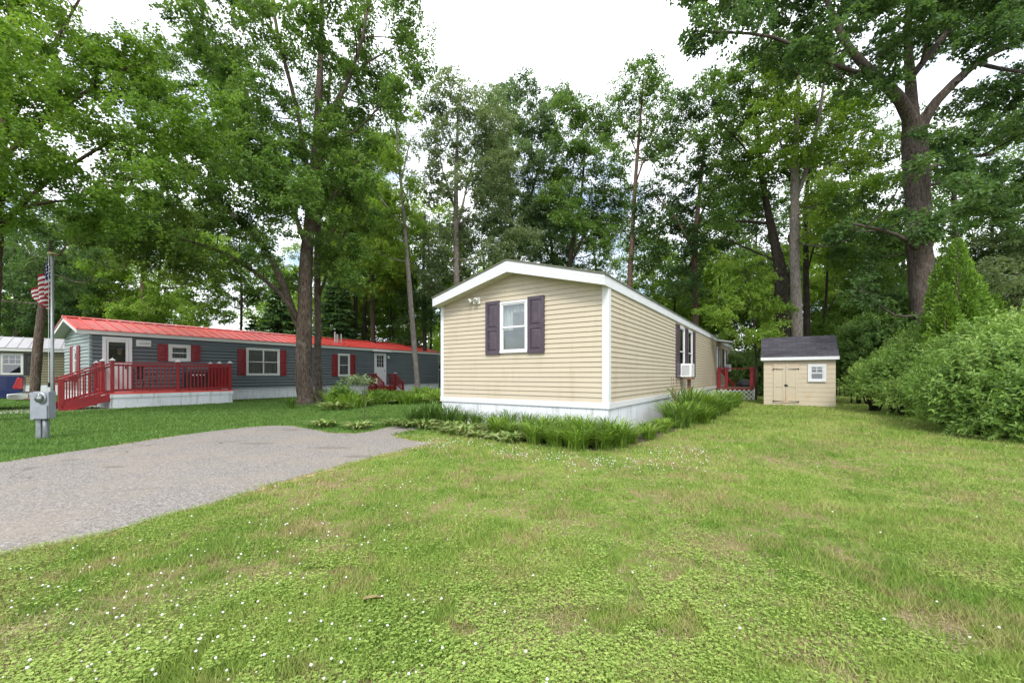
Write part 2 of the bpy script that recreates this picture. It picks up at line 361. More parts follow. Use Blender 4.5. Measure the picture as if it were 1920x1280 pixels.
# ------------------------------------------------------------------ ground, driveway
g = MB(); g.add([(-300, -30, 0), (300, -30, 0), (300, 500, 0), (-300, 500, 0)], [(0, 1, 2, 3)])
tag(g.build('lawn', M['lawn']), kind='structure')
DRIVE_PX = [(-60, 1058), (0, 1043), (100, 1022), (200, 1000), (330, 962), (420, 938), (520, 905), (640, 873), (720, 852), (812, 831), (775, 827), (737, 819), (742, 813), (775, 806), (805, 797),
            (838, 789), (800, 788), (768, 795), (727, 802), (690, 810), (667, 813), (621, 812), (585, 805), (548, 799), (514, 798), (470, 801), (400, 808), (300, 822), (200, 838), (100, 852), (0, 868), (-120, 886)]
DP = [gp(*p)[:2] for p in DRIVE_PX]
DP = [(-9.5, 1.0), (-5.1, 1.0)] + [tuple(p) for p in DP] + [(-13.0, 3.2)]
def densify(poly, step=.09, jit=.028):
    o = []; r = random.Random(3)
    for a, b in zip(poly, poly[1:] + poly[:1]):
        n = max(1, int(math.dist(a, b) / step))
        for i in range(n):
            f = i / n; o.append((a[0] + (b[0] - a[0]) * f + r.uniform(-jit, jit), a[1] + (b[1] - a[1]) * f + r.uniform(-jit, jit)))
    return o
DD = densify(DP)
rv_ = random.Random(8); VG = []
for (x0, y0), (x1, y1), (x2, y2) in zip(DD[-1:] + DD[:-1], DD, DD[1:] + DD[:1]):
    tx_, ty_ = x2 - x0, y2 - y0; l_ = math.hypot(tx_, ty_) + 1e-6; q_ = .04 + .05 * math.sin(x1 * 3.1) * math.sin(y1 * 2.3) + rv_.uniform(0, .05)
    VG.append((x1 + ty_ / l_ * q_, y1 - tx_ / l_ * q_))
tag(MB().add([(x, y, .004) for x, y in VG], [tuple(range(len(VG)))]).build('driveway_verge', M['dryedge']), kind='structure')
d_ = MB(); d_.add([(x, y, .008) for x, y in DD], [tuple(range(len(DD)))])
drive = d_.build('driveway', M['asphalt']); tag(drive, kind='structure')
DPA = np.array(DP)
def inside(poly, x, y):
    r = np.zeros(len(x), bool); n = len(poly); j = n - 1
    for i in range(n):
        xi, yi = poly[i]; xj, yj = poly[j]
        with np.errstate(divide='ignore', invalid='ignore'):
            r ^= ((yi > y) != (yj > y)) & (x < (xj - xi) * (y - yi) / (yj - yi + 1e-12) + xi)
        j = i
    return r
def seg_dist(poly, x, y):
    d = np.full(len(x), 1e9)
    for (x0, y0), (x1, y1) in zip(poly, list(poly[1:]) + [poly[0]]):
        dx, dy = x1 - x0, y1 - y0; t = np.clip(((x - x0) * dx + (y - y0) * dy) / (dx * dx + dy * dy + 1e-9), 0, 1)
        d = np.minimum(d, np.hypot(x - x0 - t * dx, y - y0 - t * dy))
    return d

# ------------------------------------------------------------------ siding, windows, doors
def lap_wall(mb, m, s0, s1, z0, z1, holes=(), step=.1016, out=.019, under=.006):
    """lapped boards; m(s,d,z)->xyz; s0,s1 functions of z or numbers"""
    f0 = s0 if callable(s0) else (lambda z: s0); f1 = s1 if callable(s1) else (lambda z: s1)
    z = z0
    while z < z1 - 1e-4:
        zt = min(z + step, z1); segs = [(0, 1)]
        zs = [z, zt]
        # split a course where a hole starts or ends inside it
        cuts = sorted({z, zt} | {h[k] for h in holes for k in (2, 3) if z < h[k] < zt})
        for za, zb in zip(cuts[:-1], cuts[1:]):
            zm = (za + zb) / 2
            da = out + (.002 - out) * (za - z) / (zt - z); db = out + (.002 - out) * (zb - z) / (zt - z)
            hs = sorted((h[0], h[1]) for h in holes if h[2] - 1e-6 <= zm <= h[3] + 1e-6)
            edges = []; lo = None
            for h in hs: edges.append((lo, h[0])); lo = h[1]
            edges.append((lo, None))
            for a, b in edges:
                a0 = f0(za) if a is None else a; a1 = f0(zb) if a is None else a
                b0 = f1(za) if b is None else b; b1 = f1(zb) if b is None else b
                if b0 - a0 < .003: continue
                zu = za + (under if za == z and zb - za > 2 * under else 0); vs = [m(a0, da, zu), m(b0, da, zu), m(b1, db, zb), m(a1, db, zb)]; mb.add(vs, [(0, 1, 2, 3)])
                if za == z: mb.add([m(a0, .0, za), m(b0, .0, za), m(b0, da, zu), m(a0, da, zu)], [(0, 1, 2, 3)])
        z = zt

def window(parent, m, s0, s1, z0, z1, fm=None, fw=.055, proud=.045, double=True, panes=1, curtain='curtain', cover=1.0, grid=None):
    fm = fm or M['white']; f = MB()
    f.box(s0, s1, -.02, proud, z1 - fw, z1, m).box(s0, s1, -.02, proud + .012, z0, z0 + fw, m)
    f.box(s0, s0 + fw, -.02, proud - .002, z0 + fw, z1 - fw, m).box(s1 - fw, s1, -.02, proud - .002, z0 + fw, z1 - fw, m)
    w = f.build('window', fm, parent, bevel=.004)
    iw = (s1 - s0 - 2 * fw) / panes
    for k in range(panes):
        a = s0 + fw + k * iw; b = a + iw; zm = (z0 + z1) / 2
        if k:
            MB().box(a - .03, a + .03, -.01, proud - .006, z0 + fw, z1 - fw, m).build('mullion', fm, w)
        MB().add([m(a, .012, z0 + fw), m(b, .012, z0 + fw), m(b, .012, z1 - fw), m(a, .012, z1 - fw)], [(0, 1, 2, 3)]).build('pane', M['glass'], w)
        sh = MB(); t = .028
        for (q0, q1, dd) in ((z0 + fw, zm + .02, .022), (zm - .02, z1 - fw, .032)) if double else ():
            sh.box(a, a + t, 0, dd, q0, q1, m).box(b - t, b, 0, dd, q0, q1, m).box(a + t, b - t, 0, dd - .001, q0, q0 + t, m).box(a + t, b - t, 0, dd - .001, q1 - t, q1, m)
        if grid:
            nx, nz, g0, g1 = grid
            for i in range(1, nx): q = a + (b - a) * i / nx; sh.box(q - .009, q + .009, 0, .021, g0, g1, m)
            for i in range(1, nz): q = g0 + (g1 - g0) * i / nz; sh.box(a, b, 0, .020, q - .009, q + .009, m)
        if sh.v: sh.build('sash', fm, w)
    if curtain:
        n = max(14, int((s1 - s0) * 46)); vs = []; fs = []
        zb = z1 - (z1 - z0) * cover
        for i in range(n + 1):
            q = s0 + .02 + (s1 - s0 - .04) * i / n; d = -.09 + .022 * math.sin(i * 1.35) + .012 * math.sin(i * .5)
            vs += [m(q, d, zb), m(q, d * .9, z1)]
            if i: fs.append((2 * i - 2, 2 * i, 2 * i + 1, 2 * i - 1))
        MB().add(vs, fs).build('curtain', M[curtain], w, smooth=True)
    return w
def shutter(parent, m, s0, s1, z0, z1, mat, panels=2, proud=.056):
    f = MB(); fr = (s1 - s0) * .17; zs = [z0, (z0 + z1) / 2 - .04, z1] if panels == 2 else [z0, z1]
    f.box(s0, s0 + fr, .0, proud, z0, z1, m).box(s1 - fr, s1, .0, proud, z0, z1, m)
    f.box(s0 + fr, s1 - fr, .0, proud - .001, z0, z0 + fr * 1.1, m).box(s0 + fr, s1 - fr, .0, proud - .001, z1 - fr * 1.1, z1, m)
    if panels == 2: f.box(s0 + fr, s1 - fr, .0, proud - .001, zs[1] - fr * .5, zs[1] + fr * .5, m)
    lo = z0 + fr * 1.1; mid = zs[1]; hi = z1 - fr * 1.1
    for a, b in (((lo, mid - fr * .5), (mid + fr * .5, hi)) if panels == 2 else ((lo, hi),)):
        f.box(s0 + fr, s1 - fr, .0, proud - .018, a, b, m)
        e = fr * .32
        P = [(s0 + fr + e, proud - .018, a + e), (s1 - fr - e, proud - .018, a + e), (s1 - fr - e, proud - .018, b - e), (s0 + fr + e, proud - .018, b - e)]
        e2 = fr * .75
        Q = [(s0 + fr + e2, proud - .006, a + e2), (s1 - fr - e2, proud - .006, a + e2), (s1 - fr - e2, proud - .006, b - e2), (s0 + fr + e2, proud - .006, b - e2)]
        f.add([m(*p) for p in P + Q], [(4, 5, 6, 7), (0, 1, 5, 4), (1, 2, 6, 5), (2, 3, 7, 6), (3, 0, 4, 7)])
    return f.build('shutter', mat, parent)
def skirt(mb, m, s0, s1, z0, z1, pitch=.15, d=0.0):
    s = s0
    while s < s1 - 1e-3:
        e = min(s + pitch, s1)
        mb.box(s + .004, e - .004, d - .02, d, z0, z1, m); s = e
    mb.box(s0, s1, d - .03, d - .008, z0, z1, m)

# ------------------------------------------------------------------ main house
UX = Vector((.8326, -.5538, 0)); UY = Vector((.5538, .8326, 0)); RZ = math.atan2(-.5538, .8326)
P0 = Vector((1.877, 8.0, 0)); W, L = 4.4, 22.4
home = empty('mobile_home', P0, RZ, 'cream vinyl mobile home with white skirting and plum shutters', 'mobile home')
def HW(x, y, z=0): return P0 + UX * x + UY * y + Vector((0, 0, z))
mf = lambda s, d, z: (s, -d, z)            # front wall: s = local x
ms = lambda s, d, z: (d, s, z)             # long side: s = local y
mbk = lambda s, d, z: (s, L + d, z)
mlf = lambda s, d, z: (-W - d, s, z)
ZB, ZE = .65, 2.93
roofline = lambda x: 2.925 + .555 * (1 - abs(x + W / 2) / (W / 2))
WF = (-2.571 + .006, -1.817 - .006, 1.70, 2.87)        # front window
S1 = (6.41, 7.22, 1.16, 2.80); S2 = (7.84, 8.65, 1.16, 2.80); DR = (15.5, 16.42, .66, 2.66); S3 = (18.15, 19.0, 1.55, 2.63)
fr = MB()
def edge_lo(z): return -W + .0 if z <= 2.925 else -W / 2 - (W / 2) * (1 - (z - 2.925) / .555)
def edge_hi(z): return 0.0 if z <= 2.925 else -W / 2 + (W / 2) * (1 - (z - 2.925) / .555)
lap_wall(fr, mf, edge_lo, edge_hi, ZB, 3.478, [WF])
lap_wall(fr, mbk, edge_lo, edge_hi, ZB, 3.478)
lap_wall(fr, ms, 0, L, ZB, ZE + .02, [S1, S2, DR, S3]); lap_wall(fr, mlf, 0, L, ZB, ZE + .02)
fr.build('wall', M['vinyl'], home)
t_ = .020
MB().box(-.115, t_ + .004, -t_ - .004, .0, .55, 2.95).box(0, t_ + .003, .0, .115, .55, 2.95).build('corner_trim', M['white'], home, bevel=.004)
MB().box(-W - t_ - .004, -W + .075, -t_ - .004, 0, .55, 2.93).box(-W - t_ - .003, -W, 0, .1, .55, 2.93).build('corner_trim', M['white'], home, bevel=.004)
MB().box(0, t_ + .003, L - .1, L + .02, .55, 2.93).build('corner_trim', M['white'], home, bevel=.004)
bt = MB(); bt.box(-W - .03, .03, -.032, -.001, .535, .655).box(.001, .032, 0, L, .535, .655).box(-W - .032, -W - .001, 0, L, .535, .655)
bt.build('base_trim', M['white'], home, bevel=.004)
sk = MB(); skirt(sk, mf, -W, 0, 0, .54, d=.004); skirt(sk, ms, 0, L, 0, .54, d=.004); skirt(sk, mlf, 0, L, 0, .54, d=.004); skirt(sk, mbk, -W, 0, 0, .54, d=.004)
sk.build('skirting', M['skirt'], home)
rm = MB(); rm.box(-W + .16, -.16, .16, L - .16, .56, .60); rm.box(-W + .5, -.5, .9, .95, .6, 2.9).box(-.9, -.86, .9, L - .5, .6, 2.9)
rm.build('room', M['room'], home)
ga, ea = .30, .04
rf = MB(); zt0, zt1 = 3.105, 3.715
for sgn in (1, -1):
    x0 = ea + .02 if sgn > 0 else -W - ea - .02
    poly = [(x0, zt0), (-W / 2, zt1), (-W / 2, zt1 + .03), (x0, zt0 + .03)]
    rf.prism(poly, -ga - .02, L + .1, lambda u, v, a: (u, a, v))
rf.build('roof', M['mossroof'], home)
fa = MB()
for sgn in (1, -1):
    x0 = ea if sgn > 0 else -W - ea
    fa.prism([(x0, 2.908), (-W / 2, 3.464), (-W / 2, 3.713), (x0, 3.103)], -ga, -ga + .025, lambda u, v, a: (u, a, v))
    fa.prism([(x0, 2.908), (-W / 2, 3.464), (-W / 2, 3.713), (x0, 3.103)], L + .07, L + .095, lambda u, v, a: (u, a, v))
    xi = ea - .025 if sgn > 0 else -W - ea
    fa.box(xi, xi + .025, -ga + .025, L + .07, 2.908, 3.103)
# raised battens along the boards
for sgn in (1, -1):
    x0 = ea if sgn > 0 else -W - ea
    for q in (.33, .66):
        za = 2.908 + .195 * q; zb = 3.464 + .249 * q
        fa.prism([(x0, za), (-W / 2, zb), (-W / 2, zb + .008), (x0, za + .008)], -ga - .005, -ga, lambda u, v, a: (u, a, v))
fa.build('fascia', M['fascia'], home)
sf = MB()
for sgn in (1, -1):
    x0 = ea - .03 if sgn > 0 else -W - ea + .03
    sf.prism([(x0, 2.918), (-W / 2, 3.474), (-W / 2, 3.49), (x0, 2.934)], -ga + .026, .03, lambda u, v, a: (u, a, v))
    for k in range(1, 24):
        q = k / 24; xa = x0 + (-W / 2 - x0) * q; za = 2.918 + .556 * q
        sf.box(xa - .006, xa + .006, -ga + .027, -.002, za - .006, za + .004)
sf.box(.003, ea - .026, 0, L, 2.912, 2.93)
sf.build('soffit', M['soffit'], home)
w = window(home, mf, *WF, curtain='curtain', cover=.55)
# tied-back curtain and half blind behind the front pane
bl = MB()
for k in range(16): bl.box(WF[0] + .30, WF[1] - .03, -.065, -.05, 2.22 + k * .026, 2.236 + k * .026, mf)
bl.build('blind', M['darkcurtain'], w)
MB().add([mf(WF[0] + .04, -.12, 1.72), mf(WF[1] - .04, -.12, 1.72), mf(WF[1] - .04, -.12, 2.30), mf(WF[0] + .04, -.12, 2.30)], [(0, 1, 2, 3)]).build('curtain', M['darkcurtain'], w)
shutter(home, mf, -2.970, -2.571, 1.675, 2.91, M['plum']); shutter(home, mf, -1.812, -1.403, 1.675, 2.91, M['plum'])
window(home, ms, *S1, curtain='darkcurtain', cover=.4); window(home, ms, *S2, curtain='darkcurtain', cover=.5)
for a, b in ((5.93, 6.40), (7.24, 7.80), (8.67, 9.18)): shutter(home, ms, a, b, 1.11, 2.83, M['plum'])
window(home, ms, *S3, curtain='darkcurtain')
shutter(home, ms, 17.75, 18.13, 1.50, 2.66, M['plum']); shutter(home, ms, 19.02, 19.4, 1.50, 2.66, M['plum'])
d = MB(); d.box(DR[0], DR[0] + .09, -.01, .05, DR[2], DR[3], ms).box(DR[1] - .09, DR[1], -.01, .05, DR[2], DR[3], ms).box(DR[0] + .09, DR[1] - .09, -.01, .049, DR[3] - .09, DR[3], ms)
d.box(DR[0] + .09, DR[1] - .09, -.01, .03, DR[2], 1.35, ms)
dob = d.build('door', M['white'], home, bevel=.004)
MB().add([ms(DR[0] + .09, .01, 1.35), ms(DR[1] - .09, .01, 1.35), ms(DR[1] - .09, .01, 2.57), ms(DR[0] + .09, .01, 2.57)], [(0, 1, 2, 3)]).build('pane', M['glass'], dob)
MB().box(DR[1] - .16, DR[1] - .11, .05, .09, 1.55, 1.72, ms).build('handle', M['black'], dob)
aw = MB(); aw.prism([(.035, 2.93), (.75, 2.82), (.75, 2.87), (.035, 3.02)], 15.2, 16.8, lambda u, v, a: (u, a, v)); aw.build('door_awning', M['greytrim'], home)
# flood lamp on the front gable
fl = empty('flood_lamp', HW(-3.30, -.015, 2.99), RZ, 'small white twin flood lamp under the gable soffit', 'lamp')
MB().box(-.02, .16, -.03, 0, -.10, .06).build('back_plate', M['lampwhite'], fl, bevel=.006)
for x, rz in ((-.075, -.3), (.075, .25)):
    h = MB(); h.lathe((0, 0, 0), [(.025, 0), (.048, .03), (.055, .10), (.05, .105)], 14, 'y'); ho = h.build('lamp_head', M['lampwhite'], fl, True)
    ho.location = (x, -.04, -.005); ho.rotation_euler = (.25, 0, rz)
    MB().lathe((0, -.106, 0), [(.046, 0), (.046, .003)], 14, 'y').build('lens', M['lens'], ho)
sn = MB(); sn.lathe((.03, -.07, -.075), [(.03, -.03), (.036, 0), (.03, .03)], 10); sn.build('motion_sensor', M['lampwhite'], fl, True)

def aircon(x1, y0, y1, z0, z1, label, legs=True):
    a = empty('air_conditioner', HW(0, (y0 + y1) / 2, z0), RZ, label, 'air conditioner')
    w_ = (y1 - y0) / 2; h = z1 - z0
    MB().box(.06, x1, -w_, w_, 0, h).build('case', M['aircon'], a, bevel=.012)
    gr = MB(); n = 11
    for side in (-1, 1):
        for k in range(n):
            x = .10 + (x1 - .16) * k / (n - 1); gr.box(x, x + .012, side * w_ - .006, side * w_ + .006, .05, h - .05)
    for k in range(7): z = .05 + (h - .1) * k / 6; gr.box(x1 - .004, x1 + .008, -w_ + .05, w_ - .05, z - .006, z + .006)
    gr.build('grille', M['grille'], a)
    return a
aircon(.38, 6.44, 7.03, 1.14, 1.57, 'white air conditioner in the long side window, propped by a wooden post')
po = empty('wooden_post', HW(.27, 6.72, 0), RZ, 'brown wooden post standing under the window air conditioner', 'post')
MB().box(-.05, .05, -.05, .05, 0, 1.06).build('post', M['wood'], po); MB().box(-.08, .12, -.26, .26, 1.06, 1.125).build('shelf', M['wood'], po)
aircon(.34, 18.3, 18.85, 1.42, 1.80, 'white air conditioner in the far window beyond the side door')

# side deck with lattice and red posts
DB0, DB1, DX = 15.2, 17.3, 1.6
sdk = empty('side_deck', HW(0.05, DB0, 0), RZ, 'small red railed porch with white lattice beside the cream home', 'deck')
b = MB()
for k in range(14): b.box(0, DX, .02 + k * .15, .16 + k * .15, .56, .60)
b.build('deck_floor', M['wood'], sdk)
r = MB(); r.box(0, DX, -.02, .02, .50, .558).box(DX - .04, DX, .02, DB1 - DB0, .50, .558); r.build('rim_board', M['red'], sdk)
lt = MB()
def lattice(mp, n0, n1, z0, z1, step=.20, w=.045):
    k = n0 - (z1 - z0)
    while k < n1:
        for sgn in (1, -1):
            a, bz, c, dz = k, z0, k + (z1 - z0), z1
            pts = []
            if a < n0: bz += n0 - a; a = n0
            if c > n1: dz -= c - n1; c = n1
            if c - a > .02:
                q0, q1 = ((bz, dz) if sgn > 0 else (z0 + z1 - bz, z0 + z1 - dz)); off = .004 if sgn > 0 else -.004
                A = Vector(mp(a, off, q0)); B = Vector(mp(c, off, q1)); lt.bar(A, B, .006, w, up=Vector(mp(0, 0, 1)) - Vector(mp(0, 0, 0)))
        k += step
lattice(lambda s, d, z: (s, -.0 - d, z), .03, DX, .03, .50); lattice(lambda s, d, z: (DX + d, s, z), .03, DB1 - DB0, .03, .50)
lt.box(0, DX, -.02, .015, .0, .03).box(DX - .02, DX + .02, -.02, .02, 0, .5)
lt.build('lattice', M['white'], sdk)
for (x, y, h) in ((DX - .09, .06, 1.0), (.09, .06, 1.0), (.42, .06, .98), (DX - .09, 2.0, 1.0)):
    MB().box(x - .075, x + .075, y - .06, y + .06, .60, .60 + h).build('post', M['red'], sdk, bevel=.01)
rl = MB(); rl.box(.16, DX - .16, .03, .09, 1.50, 1.55); rl.bar((.12, .06, 1.5), (.75, .55, .66), .04, .11); rl.box(DX - .13, DX - .05, .13, 1.93, 1.50, 1.56)
rl.build('rail', M['red'], sdk)
cg = MB(); cg.lathe((0, 0, 0), [(.40, 0), (.42, .08), (.38, .22), (.25, .34), (.08, .38)], 14)
o = cg.build('covered_grill', M['tarp'], None, True); o.location = HW(1.15, 17.05, .602); tag(o, 'low dark covered mound on the porch floor between red posts', 'cover')

# ------------------------------------------------------------------ neighbouring grey mobile home with red roof
DN = Vector((.543, .8397, 0)); NN = Vector((.8397, -.543, 0)); RN = math.atan2(-.543, .8397); Q0 = Vector((-16.25, 15.75, 0))
def nb(px):
    k = (px - CX) / FPX; return (16.25 + 15.75 * k) / (.543 - .8397 * k)
def nz(px, py):
    b = nb(px); return CH + (HY - py) * (Q0.y + DN.y * b) / FPX
def NW(x, y, z=0): return Q0 + NN * x + DN * y + Vector((0, 0, z))
LN = nb(822); WN = 3.9
nh = empty('mobile_home', Q0, RN, 'slate grey mobile home with red metal roof and red shutters', 'mobile home')
mn = lambda s, d, z: (d, s, z); mg = lambda s, d, z: (s, -d, z); mbn = lambda s, d, z: (s, LN + d, z); mln = lambda s, d, z: (-WN - d, s, z)
NZ0, NZ1 = .50, 2.78
def R(p0, p1, y0, y1, pm=None):
    pm = pm or (p0 + p1) / 2
    return (nb(p0), nb(p1), nz(pm, y1), nz(pm, y0))
D1 = R(191.5, 247, 632, 722); D1 = (D1[0], D1[1], .60, D1[3])
WA = R(315, 357, 646, 677.5); WB = R(461, 524, 653, 704); WC = R(633, 655.5, 663, 705.5); D2 = R(701.4, 723.3, 662, 717); D2 = (D2[0], D2[1], .56, D2[3])
GW = (-2.35, -1.75, 1.25, 2.35)
nl = lambda z: -WN if z <= NZ1 else -WN / 2 - (WN / 2) * (1 - (z - NZ1) / .52)
nr = lambda z: 0 if z <= NZ1 else -WN / 2 + (WN / 2) * (1 - (z - NZ1) / .52)
wl_ = MB(); DH = (D1[0] + .07, D1[1] - .07, .6, D1[3] - .07)
lap_wall(wl_, mn, 0, LN, NZ0, NZ1, [DH, WA, WB, WC, D2], .15, .036, .042); lap_wall(wl_, mbn, nl, nr, NZ0, NZ1 + .52); lap_wall(wl_, mln, 0, LN, NZ0, NZ1)
wl_.build('wall', M['greysiding'], nh)
gw = MB(); lap_wall(gw, mg, nl, nr, NZ0, NZ1 + .52, [GW], .14, .03, .03); o = gw.build('gable_wall', M['palesiding'], nh); o['label'] = 'pale grey green gable end siding'
MB().box(-.10, .022, -.022, 0, NZ0, NZ1).box(0, .022, 0, .06, NZ0, NZ1).build('corner_trim', M['palesiding'], nh); MB().box(0, .022, LN - .1, LN + .02, NZ0, NZ1).build('corner_trim', M['palesiding'], nh)
bt = MB(); bt.box(.001, .03, 0, LN, NZ0 - .06, NZ0 + .05).box(-WN, .03, -.03, -.001, NZ0 - .06, NZ0 + .05); bt.build('base_trim', M['white'], nh)
sk = MB(); skirt(sk, mn, 0, LN, 0, NZ0 - .05, .2, d=.006); skirt(sk, mg, -WN, 0, 0, NZ0 - .05, .2, d=.006); skirt(sk, mln, 0, LN, 0, NZ0 - .05, .2); skirt(sk, mbn, -WN, 0, 0, NZ0 - .05, .2); sk.build('skirting', M['skirt'], nh)
rm = MB(); rm.box(-WN + .1, -.1, .1, LN - .1, .5, .55).box(-WN / 2 - .03, -WN / 2, .5, LN - .5, .55, 2.75); rm.build('room', M['room'], nh)
ge, ee = .38, .10
rf = MB(); ez = 2.93; rz_ = 3.52
for sgn in (1, -1):
    x0 = ee + .03 if sgn > 0 else -WN - ee - .03
    rf.prism([(x0, ez), (-WN / 2, rz_), (-WN / 2, rz_ + .025), (x0, ez + .025)], -ge - .03, LN + .12, lambda u, v, a: (u, a, v))
    y = -ge
    while y < LN + .1:
        rf.prism([(x0, ez + .025), (-WN / 2, rz_ + .025), (-WN / 2, rz_ + .06), (x0, ez + .06)], y, y + .05, lambda u, v, a: (u, a, v)); y += .40
rf.prism([(-WN / 2 - .14, rz_ + .025), (-WN / 2, rz_ + .085), (-WN / 2 + .14, rz_ + .025)], -ge - .035, LN + .125, lambda u, v, a: (u, a, v))
rf.build('roof', M['redroof'], nh)
fa = MB()
for sgn in (1, -1):
    x0 = ee if sgn > 0 else -WN - ee
    for ya in (-ge, LN + .08):
        fa.prism([(x0, ez - .15), (-WN / 2, rz_ - .15), (-WN / 2, rz_ - .002), (x0, ez - .002)], ya, ya + .025, lambda u, v, a: (u, a, v))
    xi = ee - .025 if sgn > 0 else -WN - ee
    fa.box(xi, xi + .025, -ge + .025, LN + .08, ez - .15, ez - .002)
fa.build('fascia', M['greytrim'], nh)
sf = MB()
for sgn in (1, -1):
    x0 = ee - .03 if sgn > 0 else -WN - ee + .03
    sf.prism([(x0, ez - .14), (-WN / 2, rz_ - .14), (-WN / 2, rz_ - .12), (x0, ez - .12)], -ge + .03, .02, lambda u, v, a: (u, a, v))
sf.box(.0, ee - .027, .02, LN, ez - .14, ez - .12).build('soffit', M['greytrim'], nh)
window(nh, mn, *WA, fm=M['greytrim'], fw=.12, curtain='darkcurtain'); window(nh, mn, *WB, fm=M['greytrim'], fw=.09, panes=2, curtain='darkcurtain'); window(nh, mn, *WC, fm=M['greytrim'], fw=.10, curtain='darkcurtain')
window(nh, mg, *GW, fm=M['greytrim'], fw=.06, curtain='darkcurtain')
for p0, p1, y0, y1 in ((295, 314.6, 644.5, 677), (357.4, 375, 647, 677.5), (445, 460.6, 654, 703.5), (524.4, 536, 656, 704), (622, 632.7, 664, 705), (655.8, 665.5, 664.5, 705.5)):
    shutter(nh, mn, *R(p0, p1, y0, y1), M['redshut'])
shutter(nh, mg, -2.78, -2.38, 1.2, 2.4, M['redshut']); shutter(nh, mg, -1.72, -1.32, 1.2, 2.4, M['redshut'])
fb = MB(); fb.box(-2.75, -1.75, -.26, -.015, .98, 1.18); fb.build('flower_box', M['red'], nh, bevel=.01)
d = MB(); a, b_, z0, z1 = D1
d.box(a, a + .10, -.02, .06, z0, z1, mn).box(b_ - .10, b_, -.02, .06, z0, z1, mn).box(a + .1, b_ - .1, -.02, .059, z1 - .10, z1, mn)
pa, pb = nb(203), nb(235.5)
d.box(a + .11, pa, -.01, .04, z0, z1 - .1, mn).box(pb, b_ - .11, -.01, .04, z0, z1 - .1, mn).box(pa, pb, -.01, .039, z1 - .20, z1 - .1, mn).box(pa, pb, -.01, .039, z0, 1.70, mn)
dd = d.build('door', M['white'], nh); dd['label'] = 'white storm door with a large dark glass pane'
MB().add([mn(pa, .012, 1.70), mn(pb, .012, 1.70), mn(pb, .012, z1 - .20), mn(pa, .012, z1 - .20)], [(0, 1, 2, 3)]).build('pane', M['glass'], dd)
MB().box(b_ - .22, b_ - .18, .04, .09, 1.45, 1.6, mn).build('handle', M['black'], dd)
D1_ = D1
d = MB(); a, b_, z0, z1 = D2; fw = .09
d.box(a, a + fw, -.01, .05, z0, z1, mn).box(b_ - fw, b_, -.01, .05, z0, z1, mn).box(a + fw, b_ - fw, -.01, .049, z1 - fw, z1, mn)
gz0 = nz(712, 688); gz1 = nz(712, 666.5); ga0, ga1 = nb(706), nb(718.8)
d.box(a + fw, b_ - fw, -.01, .035, z0, gz0, mn).box(a + fw, b_ - fw, -.01, .035, gz1, z1 - fw, mn).box(a + fw, ga0, -.01, .034, gz0, gz1, mn).box(ga1, b_ - fw, -.01, .034, gz0, gz1, mn)
for i in (1, 2): q = ga0 + (ga1 - ga0) * i / 3; d.box(q - .012, q + .012, 0, .03, gz0, gz1, mn); q = gz0 + (gz1 - gz0) * i / 3; d.box(ga0, ga1, 0, .029, q - .012, q + .012, mn)
dd = d.build('door', M['white'], nh); dd['label'] = 'white back door with a nine light window'
MB().add([mn(ga0, .01, gz0), mn(ga1, .01, gz0), mn(ga1, .01, gz1), mn(ga0, .01, gz1)], [(0, 1, 2, 3)]).build('pane', M['glass'], dd)
MB().lathe((.05, b_ - .15, 1.5), [(.03, 0), (.03, .05)], 8, 'x').build('handle', M['black'], dd)
MB().prism([(.03, 2.80), (.30, 2.74), (.30, 2.78), (.03, 2.88)], a - .25, b_ + .25, lambda u, v, q: (u, q, v)).build('door_awning', M['greytrim'], nh)
vp = MB()
for px, h, rr in ((672, .62, .05), (676, .48, .06), (683, .52, .04)):
    y = nb(px) - 1.0; vp.tube([(-.95, y, 3.15), (-.95, y, 3.28 + h)], rr, 8)
vp.build('vent_pipe', M['greytrim'], nh)
wlp = MB(); wlp.lathe((.02, nb(727), nz(727, 668)), [(.05, 0), (.05, .05)], 8, 'x').lathe((.10, nb(727), nz(727, 668) - .08), [(.09, -.06), (.06, .04), (.02, .08)], 10); wlp.build('porch_lamp', M['lampwhite'], nh, True)
gm = empty('gas_meter', NW(.25, nb(602), 0), RN, 'small grey gas meter against the grey home behind the big trunk', 'meter')
MB().box(-.1, .1, -.18, .18, .18, .44).build('meter_body', M['postmetal'], gm, bevel=.03); MB().tube([(0, -.12, 0), (0, -.12, .2)], .02).build('pipe', M['postmetal'], gm); MB().tube([(0, .12, .42), (0, .12, .55), (-.2, .12, .55)], .02).build('pipe', M['postmetal'], gm)
pl = empty('name_plaque', NW(.03, nb(269), nz(269, 643.5)), RN, 'small pale plaque with faded script beside the storm door', 'plaque')
MB().box(-.012, .015, -.24, .24, -.13, .13).build('board', M['greytrim'], pl, bevel=.006)
sc = MB(); rr = random.Random(4)
for k in range(9): y = -.16 + k * .04; sc.tube([(.018, y, -.05), (.018, y + .012, .03 + rr.uniform(-.02, .03)), (.018, y + .03, -.03)], .006, 5)
sc.build('script', M['metalgrey'], pl)

